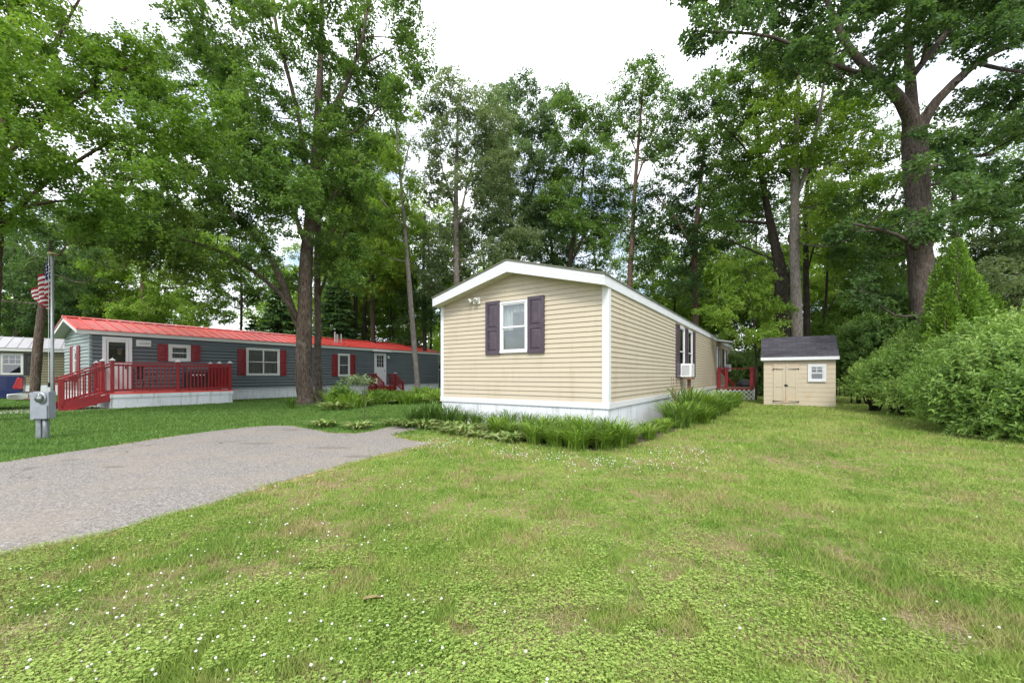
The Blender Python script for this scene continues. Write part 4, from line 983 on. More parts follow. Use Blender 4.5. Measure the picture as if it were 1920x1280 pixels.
def tree(name, label, cat, Y, trunk, limbs=(), crown=(), leafm='leaf_mid', barkm='bark', leaf=.12, dens=230, spread=2.5, seed=1, group=None, tilt=.55, nsides=10, twig=True, branches=True, aspect=.72, droop=.35):
    """trunk / limbs: (px,py,radius[,dY]); crown: list of (outline, count, blob radius px[, density, dY])"""
    rng = np.random.default_rng(seed); random.seed(seed)
    def pt(q): return at(q[0], q[1], Y + (q[3] if len(q) > 3 else 0))
    base = pt(trunk[0]); base[2] = 0
    e_ = empty(name, base, 0, label, cat, group)
    tm = MB(); nodes = []
    def smooth_path(pts, rad, k=3):
        P = [np.array(p) for p in pts]; o = []; r_ = []
        for i in range(len(P) - 1):
            p0 = P[max(i - 1, 0)]; p1 = P[i]; p2 = P[i + 1]; p3 = P[min(i + 2, len(P) - 1)]
            for j in range(k):
                t = j / k; o.append(.5 * ((2 * p1) + (-p0 + p2) * t + (2 * p0 - 5 * p1 + 4 * p2 - p3) * t * t + (-p0 + 3 * p1 - 3 * p2 + p3) * t ** 3)); r_.append(rad[i] + (rad[i + 1] - rad[i]) * t)
        o.append(P[-1]); r_.append(rad[-1]); return o, r_
    tp = [pt(q) for q in trunk]; tp[0][2] = -.15
    rd = [q[2] for q in trunk]
    # root flare
    if rd[0] > .1:
        tp.insert(1, tp[0] + (tp[1] - tp[0]) * min(.5, .45 / max(.5, tp[1][2]))); rd.insert(1, rd[0] * .86); rd[0] *= 1.18
    o, r_ = smooth_path(tp, rd, 4); tm.tube([p - base for p in o], r_, nsides, .07); nodes += list(zip(o, r_))
    for lb in limbs:
        o, r_ = smooth_path([pt(q) for q in lb], [q[2] for q in lb], 3); tm.tube([p - base for p in o], r_, max(6, nsides - 3), .06); nodes += list(zip(o, r_))
    blobs = []
    for cr_ in crown:
        outline, n, r = cr_[:3]; dm = cr_[3] if len(cr_) > 3 else 1; dy = cr_[4] if len(cr_) > 4 else 0
        for (x, y, rx, ry) in fill(outline, n, r, rng):
            yy = Y + dy + np.clip(rng.normal(0, .55), -1, 1) * spread
            c = at(x, y, yy); s = Y / FPX; blobs.append((c, np.array((rx * s, (rx + ry) * .5 * s, ry * s)), dm))
    if blobs:
        P, D, N, ln, wd, rn, cents = sprays(blobs, leaf, dens, rng, tilt, aspect=aspect, droop=droop)
        V, F, rv = leaf_geo(P - base, D, N, ln, wd, rn)
        if branches:
            NP = np.array([n[0] for n in nodes]); NR = np.array([n[1] for n in nodes])
            for (c, R_, _), cs in zip(blobs, cents):
                dd_ = np.linalg.norm(NP - c, axis=1) + 1.2 * np.maximum(0, NP[:, 2] - c[2] + .2)
                i = int(np.argmin(dd_)); a = NP[i]; r0 = min(NR[i] * .6, .016 + .012 * np.linalg.norm(c - a))
                mid = (a + c) / 2 + np.array((0, 0, -.08 * np.linalg.norm(c - a))) + rng.normal(0, .06, 3) * np.linalg.norm(c - a)
                q, rr_ = smooth_path([a, mid, c], [r0, r0 * .7, r0 * .35], 3); tm.tube([x - base for x in q], rr_, 5)
                NP = np.vstack([NP, mid[None], c[None]]); NR = np.append(NR, [r0 * .7, r0 * .4])
                if twig:
                    for s_ in cs[:5]: m2 = (c + s_) / 2 + rng.normal(0, .08, 3); tm.tube([c - base, m2 - base, s_ - base], [r0 * .35, r0 * .25, .006], 4)
        npmesh('crown', V, F, M[leafm], e_, rv)
    tm.build('trunk', M[barkm], e_, True)
    return e_

def box_poly(x0, y0, x1, y1): return [(x0, y0), (x1, y0), (x1, y1), (x0, y1)]

# --- the large trees
tree('maple_tree', 'large maple with thick bark trunk in front of the red roofed home', 'tree', 17.0,
     [(574, 758, .39), (569, 690, .315), (571, 600, .285), (574, 490, .235), (586, 370, .21), (596, 220, .15), (602, 70, .10), (604, -110, .06), (606, -230, .03)],
     [[(568, 630, .15), (548, 580, .145), (508, 485, .125), (440, 405, .09, .3), (360, 345, .08, .5), (300, 310, .05, .5)],
      [(560, 605, .10), (520, 545, .085, -.8), (430, 480, .065, -1.4), (330, 445, .045, -1.6), (220, 420, .03, -1.6)],
      [(577, 470, .10), (520, 320, .09, 1), (450, 200, .07, 1.5), (360, 70, .05, 1.5)],
      [(586, 380, .09), (560, 220, .08, -1), (520, 60, .06, -1.5), (500, -80, .04, -1.5)],
      [(592, 300, .09), (640, 180, .07, -.5), (680, 70, .05, -.8), (700, -60, .04)],
      [(594, 260, .07), (660, 140, .05, 1), (740, 90, .03, 1.2)], [(578, 440, .07), (650, 330, .05, 1), (700, 260, .03, 1.4)]],
     [([(330, -230), (720, -230), (770, 10), (775, 130), (700, 230), (640, 250), (560, 230), (440, 220), (370, 90), (330, 0)], 66, 46, .80),
      ([(600, 130), (770, 150), (720, 290), (640, 300), (600, 280)], 11, 32, .8),
      ([(260, 60), (400, 80), (480, 240), (400, 280), (280, 200)], 12, 42, .8, .5),
      ([(120, 400), (300, 420), (460, 470), (480, 530), (360, 520), (220, 480), (120, 450)], 12, 36, .75, -1),
      ([(400, 230), (580, 250), (680, 300), (690, 345), (590, 390), (430, 340)], 15, 38, .8),
      ([(240, 265), (420, 255), (540, 280), (545, 380), (470, 440), (340, 460), (220, 440), (200, 350)], 24, 46, 1.15, -1.5),
      ([(540, 320), (640, 340), (640, 440), (570, 540), (500, 560), (440, 500), (500, 420)], 11, 34, .8)],
     'leaf_mid', 'bark', .125, 250, 3.2, 5, nsides=16)
tree('maple_tree', 'narrow second maple growing directly behind the large bark trunk', 'tree', 18.6,
     [(598, 748, .21), (596, 690, .155), (596, 600, .14), (595, 480, .13), (600, 350, .12), (612, 230, .08), (620, 120, .04)],
     [[(596, 500, .08), (640, 400, .06), (670, 330, .04)], [(597, 560, .07), (625, 480, .05), (650, 430, .03)]],
     [([(595, 270), (690, 280), (710, 400), (690, 520), (620, 560), (590, 480)], 15, 36, .9)], 'leaf_mid', 'bark', .125, 220, 2, 6)
tree('maple_tree', 'spreading bright maple whose brown trunk stands at the left edge', 'tree', 10.6,
     [(-30, 790, .22), (-16, 560, .16), (-8, 420, .14), (0, 300, .11), (14, 150, .09), (24, -40, .05), (34, -200, .02)],
     [[(-6, 430, .07), (90, 340, .05, .8), (200, 270, .04, 1.1), (310, 220, .025, 1.4)], [(0, 300, .06), (120, 200, .045, .5), (250, 120, .03, .6)], [(4, 260, .05), (80, 120, .04, .6), (160, -20, .025, .8)], [(-6, 430, .05), (60, 385, .035, .2), (180, 372, .02, .2)]],
     [([(-160, -220), (90, -220), (130, 20), (220, 70), (330, 130), (390, 190), (370, 300), (250, 390), (120, 420), (-40, 400), (-200, 380), (-240, 50)], 74, 52, 1.1), ([(-80, -120), (70, -120), (60, 260), (-60, 280)], 12, 46, 1.0, -1.4),
      ([(80, 60), (260, 80), (320, 200), (250, 260), (110, 240)], 8, 40, .9)],
     'leaf_bright', 'bark_warm', .10, 330, 2.0, 8)
tree('maple_tree', 'huge right hand maple with forked grey trunk above the arborvitae', 'tree', 15.5,
     [(1738, 770, .43), (1734, 620, .36), (1726, 500, .375), (1721, 380, .36), (1716, 290, .37), (1713, 225, .34)],
     [[(1712, 240, .23), (1690, 190, .20, -.3), (1655, 155, .17, -.5), (1605, 105, .13, -.6), (1570, 50, .11, -.5), (1530, -60, .06, -.4)],
      [(1714, 240, .22), (1708, 170, .18, .4), (1702, 60, .13, .8), (1710, -60, .10, 1), (1715, -200, .05, 1)],
      [(1718, 260, .21), (1745, 205, .17, -.4), (1790, 155, .14, -.7), (1850, 105, .11, -1), (1930, 70, .09, -1.2), (2020, 20, .05, -1.3)],
      [(1712, 140, .12), (1760, 80, .10, .4), (1800, 20, .08, .5), (1830, -80, .05, .5)],
      [(1640, 145, .08), (1560, 120, .07, -1), (1450, 70, .05, -1.6), (1330, 60, .03, -2)],
      [(1830, 118, .07), (1880, 130, .06, -1), (1960, 140, .04, -1.5)], [(1715, 330, .10), (1780, 300, .08, 1), (1860, 290, .05, 1.4)],
      [(1722, 470, .08), (1680, 440, .06, -1), (1600, 420, .04, -1.5)]],
     [([(1420, -220), (1990, -220), (2040, 40), (1930, 70), (1840, 60), (1760, 90), (1690, 90), (1600, 110), (1470, 100), (1400, 0)], 52, 50, 1.1),
      ([(1235, -60), (1420, -80), (1440, 90), (1380, 110), (1290, 70), (1250, 30)], 11, 34, .75, -1.5),
      ([(1420, 60), (1650, 100), (1660, 170), (1560, 160), (1480, 130)], 9, 36, .9),
      ([(1790, 160), (1990, 120), (2000, 400), (1900, 430), (1800, 400), (1760, 330)], 19, 40, .95, .6),
      ([(1690, 240), (1800, 250), (1790, 330), (1700, 330)], 4, 30, .8, -1.6), ([(1690, 400), (1765, 390), (1755, 450), (1690, 470)], 4, 26, .8, -1.3), ([(1750, 330), (1810, 330), (1810, 420), (1750, 420)], 3, 24, .7, -1.6),
      ([(1560, 380), (1710, 330), (1730, 430), (1690, 560), (1610, 560), (1560, 480)], 13, 38, .9, 1.5)],
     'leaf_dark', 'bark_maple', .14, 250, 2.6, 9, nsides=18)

# --- middle distance trees
B = 'trees standing in the woodland behind the homes'
tree('slim_tree', 'slim leaning young tree between the grey home and cream home', 'tree', 23.0,
     [(785, 745, .17), (776, 640, .14), (768, 540, .13), (760, 440, .11), (750, 320, .08), (740, 200, .03)], [[(760, 430, .05), (720, 380, .04), (690, 340, .02)], [(752, 340, .05), (770, 260, .03)]],
     [([(735, 185), (760, 210), (790, 380), (770, 500), (720, 520), (690, 470), (680, 380), (715, 300)], 17, 28, .9)], 'leaf_wood', 'bark_pale', .13, 230, 1.4, 21)
tree('yellow_green_tree', 'yellow green low tree behind the dark vent pipes', 'tree', 29.0,
     [(700, 745, .2), (700, 640, .17), (696, 520, .12), (690, 430, .06)], [], [([(625, 400), (745, 410), (760, 500), (700, 540), (630, 530)], 13, 36, .9), ([(600, 300), (720, 280), (720, 420), (620, 420)], 10, 36, .8)], 'leaf_wood', 'bark_dark', .16, 170, 2, 22, B)
for i, (px, w_, lab) in enumerate(((667, .16, 'dark straight trunk nearest the red roof vent pipes'), (684, .17, 'dark straight trunk just right of the vent pipes'))):
    tree('woodland_tree', lab, 'tree', 33.0 + i, [(px, 740, w_), (px - 1, 620, w_), (px + 1, 500, w_ * .8), (px - 3, 380, w_ * .5), (px, 290, .04)], [], [([(px - 55, 260), (px + 50, 260), (px + 50, 480), (px - 55, 500)], 11, 38, .8)], 'leaf_mid', 'bark_dark', .17, 150, 2, 30 + i, B)
tree('silver_maple_tree', 'silvery pale tree rising behind the left roof slope of cream home', 'tree', 27.0,
     [(858, 740, .24), (857, 560, .20), (855, 420, .17), (856, 300, .12), (860, 190, .04)], [[(857, 430, .08), (880, 330, .06), (900, 250, .03)], [(856, 400, .08), (830, 320, .05), (815, 240, .03)]],
     [([(830, 160), (895, 150), (930, 230), (950, 330), (935, 420), (880, 350), (800, 380), (790, 300), (815, 220)], 24, 36, .75), ([(790, 420), (950, 410), (985, 440), (950, 500), (880, 520), (800, 540)], 14, 36, .85)], 'leaf_silver', 'bark_pale', .15, 190, 2, 23, B)
tree('oak_tree', 'dark blue green oak with paired trunks above the roof peak', 'tree', 33.0,
     [(963, 740, .26), (962, 560, .22), (960, 460, .2), (955, 350, .14), (945, 250, .09), (945, 170, .03)], [[(966, 540, .16), (980, 440, .14), (1000, 350, .1), (1025, 260, .06), (1035, 190, .03)], [(962, 400, .08), (930, 340, .05)]],
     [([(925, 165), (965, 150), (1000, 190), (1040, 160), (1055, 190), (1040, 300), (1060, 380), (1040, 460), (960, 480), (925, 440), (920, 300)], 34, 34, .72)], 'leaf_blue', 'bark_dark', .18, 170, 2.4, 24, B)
tree('oak_tree', 'oak with bright upper leaves and forked stem behind the right roof slope', 'tree', 31.0,
     [(1066, 740, .22), (1068, 560, .18), (1070, 480, .17), (1085, 400, .12), (1095, 300, .08), (1090, 200, .03)], [[(1068, 500, .11), (1095, 440, .09), (1120, 380, .05)], [(1075, 440, .08), (1050, 360, .05)]],
     [([(1075, 180), (1110, 190), (1150, 230), (1175, 320), (1170, 420), (1120, 470), (1060, 450), (1040, 350), (1050, 260)], 28, 34, .72)], 'leaf_mid', 'bark_dark', .17, 170, 2.2, 25, B)
tree('oak_tree', 'small dark oak in the gap between the two roof peak oaks', 'tree', 38.0, [(1045, 740, .2), (1042, 540, .17), (1030, 430, .13), (1020, 330, .05)], [[(1040, 500, .1), (1010, 430, .06)]],
     [([(990, 350), (1070, 330), (1090, 440), (1060, 500), (1000, 500), (970, 440)], 14, 32, .55)], 'leaf_blue', 'bark_dark', .19, 140, 2, 26, B)
tree('tall_tree', 'tall thin tree with bare lower trunk and airy top right of roof', 'tree', 27.0,
     [(1180, 740, .2), (1180, 560, .17), (1186, 430, .14), (1192, 330, .12), (1200, 230, .08), (1208, 130, .03)], [[(1190, 350, .07), (1215, 280, .05), (1245, 220, .03)], [(1195, 290, .05), (1170, 230, .03)]],
     [([(1180, 125), (1225, 115), (1255, 190), (1290, 250), (1240, 300), (1180, 270), (1155, 220), (1160, 170)], 18, 28, .7), ([(1150, 430), (1260, 380), (1290, 440), (1230, 500), (1160, 500)], 9, 30, .7)], 'leaf_mid', 'bark_warm', .15, 190, 1.8, 27, B)
tree('oak_tree', 'dark spreading oak behind the far end of the cream home', 'tree', 25.0,
     [(1306, 740, .22), (1304, 600, .19), (1302, 480, .16), (1310, 380, .12), (1320, 270, .06)], [[(1302, 470, .1), (1260, 400, .07), (1230, 370, .03)], [(1306, 420, .08), (1350, 330, .05)]],
     [([(1250, 180), (1340, 150), (1400, 220), (1410, 340), (1370, 460), (1280, 540), (1210, 480), (1195, 380), (1250, 290)], 34, 36, .78)], 'leaf_dark', 'bark_warm', .15, 190, 2.2, 28, B)
tree('broken_oak_tree', 'dark trunk with a long broken branch pointing left behind the shed', 'tree', 21.5,
     [(1472, 700, .36), (1466, 560, .31), (1462, 500, .29), (1447, 430, .19), (1430, 340, .14), (1420, 240, .08), (1410, 150, .03)],
     [[(1468, 540, .18), (1487, 500, .12), (1480, 440, .08)], [(1450, 420, .08), (1400, 416, .07), (1335, 415, .05)], [(1456, 490, .06), (1400, 465, .05), (1340, 440, .02)], [(1430, 330, .07), (1390, 270, .05), (1340, 220, .03)]],
     [([(1330, 140), (1440, 110), (1500, 180), (1490, 300), (1420, 400), (1340, 380), (1330, 260)], 26, 36, .8), ([(1310, 360), (1420, 350), (1430, 395), (1330, 410)], 5, 28, .9)], 'leaf_mid', 'bark_dark', .14, 210, 2, 29, B)
tree('tall_tree', 'pale grey straight trunk rising just behind the shed roof', 'tree', 20.0,
     [(1497, 720, .27), (1494, 600, .245), (1490, 480, .22), (1490, 380, .19), (1491, 280, .14), (1496, 180, .09), (1498, 80, .04)], [[(1492, 370, .12), (1515, 310, .10), (1535, 220, .08), (1548, 130, .04)], [(1490, 330, .06), (1460, 260, .05), (1430, 170, .03)]],
     [([(1430, 120), (1560, 110), (1620, 180), (1620, 320), (1560, 380), (1500, 320), (1430, 300)], 26, 38, .75), ([(1520, 370), (1640, 340), (1690, 400), (1640, 450), (1530, 440)], 10, 34, .9)], 'leaf_wood', 'bark_pale', .135, 210, 2.2, 31, B)
tree('woodland_tree', 'dark slim trunk just right of the pale trunk behind the shed', 'tree', 23.5, [(1514, 720, .18), (1513, 600, .165), (1511, 480, .14), (1512, 380, .10), (1520, 280, .04)], [[(1512, 520, .05), (1530, 450, .04), (1560, 400, .02)]],
     [([(1490, 400), (1600, 390), (1640, 470), (1560, 500), (1480, 480)], 10, 34, .8)], 'leaf_wood', 'bark_dark', .15, 190, 1.8, 32, B)
tree('woodland_tree', 'thin crooked dark sapling behind the right end of shed roof', 'tree', 24.0, [(1541, 720, .10), (1543, 630, .09), (1549, 560, .075), (1552, 490, .05), (1556, 420, .02)], [[(1546, 600, .04), (1570, 550, .02)]],
     [([(1500, 480), (1640, 470), (1660, 600), (1580, 640), (1500, 600)], 15, 36, .75, 3)], 'leaf_wood', 'bark_dark', .14, 190, 2, 33, B)
tree('leaning_tree', 'dark leaning trunk among the leaves right of the shed', 'tree', 21.0, [(1662, 720, .22), (1650, 610, .20), (1638, 550, .18), (1626, 480, .14), (1622, 380, .07)], [],
     [([(1560, 430), (1700, 430), (1710, 520), (1680, 560), (1590, 560)], 13, 36, .8)], 'leaf_mid', 'bark_dark', .14, 200, 2, 34, B)
tree('sapling', 'bright green layered sapling with thin trunk left of the shed', 'tree', 19.5, [(1417, 755, .055), (1418, 680, .05), (1412, 600, .04), (1400, 540, .03), (1396, 490, .012)], [],
     [([(1390, 480), (1430, 510), (1470, 590), (1450, 650), (1380, 640), (1330, 600), (1320, 560), (1360, 520)], 20, 24, 1.0)], 'leaf_wood', 'bark_dark', .12, 240, 1.2, 35)
tree('leaning_tree', 'small leaning grey tree beside the flagpole', 'tree', 20.0, [(64, 752, .22), (70, 660, .19), (80, 570, .15), (92, 500, .11), (100, 420, .05)], [[(90, 510, .05), (130, 450, .03)], [(88, 520, .05), (50, 460, .03)]],
     [([(-40, 400), (170, 395), (200, 470), (150, 530), (40, 540), (-60, 560)], 16, 40, .75)], 'leaf_dark', 'bark', .13, 200, 2.2, 36)
tree('woodland_tree', 'bright leafed tree with brown trunk rising behind the red roof', 'tree', 33.0, [(266, 740, .3), (267, 620, .26), (270, 520, .22), (272, 430, .14), (275, 360, .05)], [[(267, 580, .08), (220, 560, .06), (180, 590, .03)], [(270, 500, .08), (330, 460, .05)], [(268, 540, .07), (330, 540, .05), (380, 530, .02)]],
     [([(170, 420), (400, 420), (440, 500), (410, 590), (330, 620), (210, 620), (150, 560)], 34, 40, .8)], 'leaf_wood', 'bark_warm', .17, 170, 2.6, 37, B)
tree('woodland_tree', 'slim dark tree beside the brown trunk behind the red roof', 'tree', 35.0, [(295, 740, .16), (294, 600, .14), (300, 500, .1), (302, 420, .04)], [], [([(260, 380), (380, 380), (400, 450), (280, 470)], 9, 38, .7)], 'leaf_mid', 'bark_dark', .18, 150, 2, 38, B)
tree('woodland_tree', 'dark leafy tree behind the tan home at far left', 'tree', 34.0, [(30, 740, .25), (32, 600, .22), (30, 480, .15), (30, 400, .05)], [], [([(-60, 440), (130, 430), (180, 540), (140, 640), (-60, 640)], 26, 42, .8)], 'leaf_dark', 'bark_dark', .18, 160, 2.4, 39, B)
tree('woodland_tree', 'deep green tree between the tan home and red roof', 'tree', 38.0, [(150, 740, .2), (150, 620, .17), (152, 520, .08)], [], [([(100, 480), (230, 480), (250, 610), (120, 640)], 14, 40, .9)], 'leaf_mid', 'bark_dark', .19, 150, 2.4, 40, B)
tree('woodland_tree', 'slim brown trunk against dark leaves left of the cream roof corner', 'tree', 31.0, [(797, 740, .17), (796, 600, .15), (794, 480, .1), (796, 400, .04)], [], [([(740, 480), (830, 470), (840, 600), (760, 640)], 14, 32, .8)], 'leaf_dark', 'bark_dark', .17, 160, 2, 41, B)
tree('woodland_tree', 'mid green tree half hidden behind the vent pipe trunks', 'tree', 40.0, [(640, 740, .2), (640, 560, .16), (640, 420, .06)], [], [([(600, 480), (760, 480), (770, 640), (610, 640)], 20, 40, .8)], 'leaf_mid', 'bark_dark', .2, 140, 2.4, 42, B)
tree('woodland_tree', 'leafy bright tree above the far roof end of the cream home', 'tree', 32.0, [(1260, 740, .18), (1262, 640, .15), (1266, 560, .06)], [], [([(1205, 530), (1330, 520), (1380, 580), (1350, 690), (1250, 620)], 20, 36, .8)], 'leaf_wood', 'bark_dark', .16, 160, 2.2, 43, B)
tree('woodland_tree', 'green tree filling the gap between the sapling and broken oak', 'tree', 30.0, [(1440, 740, .18), (1440, 620, .14), (1436, 520, .05)], [], [([(1370, 500), (1470, 480), (1490, 640), (1380, 680)], 18, 36, .75)], 'leaf_mid', 'bark_dark', .16, 160, 2.2, 44, B)
tree('woodland_tree', 'pale leafed tree behind the arborvitae at the right edge', 'tree', 24.0, [(1900, 740, .2), (1902, 620, .17), (1905, 500, .08)], [], [([(1840, 440), (1990, 430), (1990, 640), (1860, 640)], 22, 40, .8)], 'leaf_silver', 'bark_dark', .15, 180, 2.2, 45, B)
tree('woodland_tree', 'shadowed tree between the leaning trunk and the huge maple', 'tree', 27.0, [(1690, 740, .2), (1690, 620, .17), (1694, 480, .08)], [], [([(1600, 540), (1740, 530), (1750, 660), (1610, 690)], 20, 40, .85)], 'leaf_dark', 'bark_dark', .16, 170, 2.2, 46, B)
tree('woodland_tree', 'tree with lit leaves above and behind the huge maple fork', 'tree', 22.0, [(1790, 740, .2), (1792, 560, .17), (1790, 400, .12), (1785, 280, .05)], [[(1790, 420, .06), (1850, 340, .04)]], [([(1740, 240), (1900, 220), (1940, 340), (1830, 420), (1730, 400)], 16, 38, .7), ([(1560, 190), (1700, 210), (1690, 340), (1580, 340)], 14, 36, .6)], 'leaf_mid', 'bark_dark', .15, 180, 2.2, 47, B)

# lower, denser trees filling the wood between the trunks
for k, (px, top, bot, hw, Yd, mat, lab) in enumerate((
    (612, 440, 650, 55, 38, 'leaf_wood', 'leafy young tree between the thick trunk and the vent pipe trunks'),
    (735, 500, 665, 52, 36, 'leaf_wood', 'low bright tree behind the slim leaning tree'),
    (806, 380, 570, 55, 36, 'leaf_wood', 'mid green tree behind the left eave of the cream home'),
    (905, 400, 530, 60, 40, 'leaf_silver', 'pale crown peeking low over the left roof slope'),
    (1012, 400, 520, 62, 42, 'leaf_blue', 'dim blue green crown low behind the roof peak'),
    (1115, 400, 540, 60, 40, 'leaf_mid', 'green crown low behind the right roof slope'),
    (1226, 440, 610, 58, 36, 'leaf_wood', 'crown touching the right roof edge below the tall thin tree'),
    (1352, 420, 640, 62, 34, 'leaf_wood', 'dense crown filling the woods above the far roof end'),
    (1420, 380, 560, 50, 33, 'leaf_blue', 'shaded crown behind the broken branch'),
    (1545, 280, 480, 66, 32, 'leaf_mid', 'tall crown behind the pale trunk and thin sapling'),
    (1602, 480, 690, 62, 30, 'leaf_wood', 'bright understory tree between the shed and leaning trunk'),
    (1662, 400, 580, 62, 30, 'leaf_dark', 'dark understory tree behind the top of the leaning trunk'),
    (1782, 440, 640, 62, 27, 'leaf_wood', 'green tree glimpsed between the huge maple and arborvitae'),
    (1862, 330, 540, 74, 25, 'leaf_dark', 'dark crown hanging behind the arborvitae tips'),
    (450, 420, 560, 62, 37, 'leaf_mid', 'green crown behind the forked limbs of the large maple'),
    (100, 500, 650, 62, 40, 'leaf_wood', 'bright tree behind the flagpole and silver roof'),
    (1500, 470, 660, 70, 31, 'leaf_wood', 'bright leafy tree directly behind the shed trunks'),
    (690, 330, 520, 66, 37, 'leaf_mid', 'rounded crown behind the slim leaning tree top'))):
    pl_ = [(px - hw, (top + bot) / 2 - 20), (px - hw * .5, top), (px + hw * .5, top + 12), (px + hw, (top + bot) / 2), (px + hw * .8, bot), (px - hw * .8, bot)]
    tree('understory_tree', lab, 'tree', Yd, [(px, 740, .13), (px + 3, bot - 20, .11), (px - 2, (top + bot) / 2, .07), (px, top + 20, .02)], [], [(pl_, max(8, int((bot - top) * hw / 560)), 34, .55 if 880 < px < 1240 else .72)], mat, 'bark_dark', .17, 150, 2.2, 120 + k, 'lower trees filling the wood', twig=False)

# conifers behind the grey home
def conifer(px, top, base_w, Y, label, seed):
    rng = np.random.default_rng(seed); c = at(px, HY, Y); c[2] = 0; H = at(px, top, Y)[2]; w = base_w * Y / FPX
    e_ = empty('spruce_tree', c, 0, label, 'tree', 'dark conifers behind the grey home')
    MB().tube([(0, 0, -.1), (0, 0, H * .5), (0, 0, H - .2)], [.16, .1, .02], 8).build('trunk', M['bark_dark'], e_, True)
    P, D, N, R_ = [], [], [], []
    for z in np.arange(.6, H, .34):
        r = w * (1 - z / H) ** .8 + .1
        for a in rng.random(int(7 + r * 4)) * 2 * math.pi:
            n = int(20 + 40 * r); t = rng.random(n) ** .7; q = rng.random()
            d = np.array((math.cos(a), math.sin(a), -.28)); side = np.array((-math.sin(a), math.cos(a), 0))
            p = np.array((0, 0, z)) + d * (t * r)[:, None] + side * (rng.normal(0, .16, n) * (1.1 - .6 * t))[:, None] + np.array((0, 0, .12)) * (t ** 2)[:, None] + rng.normal(0, .04, (n, 3))
            P.append(p); D.append(unit(d + side * rng.normal(0, .8, n)[:, None] + rng.normal(0, .3, (n, 3)))); nn = rng.normal(0, .4, (n, 3)); nn[:, 2] += 1; N.append(unit(nn)); R_.append(np.clip(.5 * q + .5 * rng.random(n), 0, 1))
    P = np.concatenate(P); n = len(P); ln = .2 + .12 * rng.random(n)
    V, F, rv = leaf_geo(P, np.concatenate(D), np.concatenate(N), ln, ln * .35, np.concatenate(R_)); npmesh('crown', V, F, M['leaf_needle'], e_, rv)
conifer(525, 520, 60, 34, 'dark conifer left of the large bark trunk behind the red roof', 51)
conifer(632, 500, 62, 32, 'dark conifer right of the large bark trunk behind the red roof', 52)
conifer(478, 590, 45, 42, 'small distant conifer in the sky gap behind the red roof', 53)

# arborvitae with several spires
def arborvitae():
    rng = np.random.default_rng(61); Y = 12.0; c = at(1800, HY, Y); c[2] = 0
    e_ = empty('arborvitae', c, 0, 'bright green arborvitae with several pointed spires', 'tree'); tm = MB(); P, D, N, R_ = [], [], [], []
    for px, top, wpx, dy in ((1795, 448, 46, 0), (1757, 492, 28, .2), (1832, 515, 36, .1), (1866, 548, 28, .3), (1772, 540, 34, -.5), (1815, 560, 40, -.6)):
        H = at(px, top, Y)[2]; o = at(px, HY, Y + dy) - c; o[2] = 0; w = wpx * Y / FPX
        tm.tube([o, o + (0, 0, H * .8)], [.06, .015], 6)
        n = int(9000 * w * H / 2.4); z = H * (1 - rng.random(n) ** .62); a = rng.random(n) * 2 * math.pi
        lobes = 1 + .22 * np.sin(a * 5 + z * 2.4 + px) + .12 * np.sin(z * 11 + a * 3)
        r = w * np.minimum(1, ((H - z) / (H * .62))) ** .75 * lobes * (.55 + .45 * rng.random(n) ** .5)
        P.append(o + np.stack([np.cos(a) * r, np.sin(a) * r, z], 1)); d = np.stack([np.cos(a) * .7, np.sin(a) * .7, .7 + 0 * a], 1) + rng.normal(0, .3, (n, 3)); D.append(unit(d))
        nn = np.stack([-np.sin(a), np.cos(a), 0 * a], 1) + rng.normal(0, .5, (n, 3)); N.append(unit(nn)); R_.append(np.clip(rng.random(n) * .6 + .3 * (lobes - .7), 0, 1))
    P = np.concatenate(P); D = np.concatenate(D); N = np.concatenate(N); N = unit(N - D * np.sum(N * D, 1, keepdims=True)); n = len(P); ln = .07 + .05 * rng.random(n)
    V, F, rv = leaf_geo(P, D, N, ln, ln * .5, np.concatenate(R_)); npmesh('crown', V, F, M['leaf_thuja'], e_, rv); tm.build('trunk', M['bark_warm'], e_, True)
arborvitae()

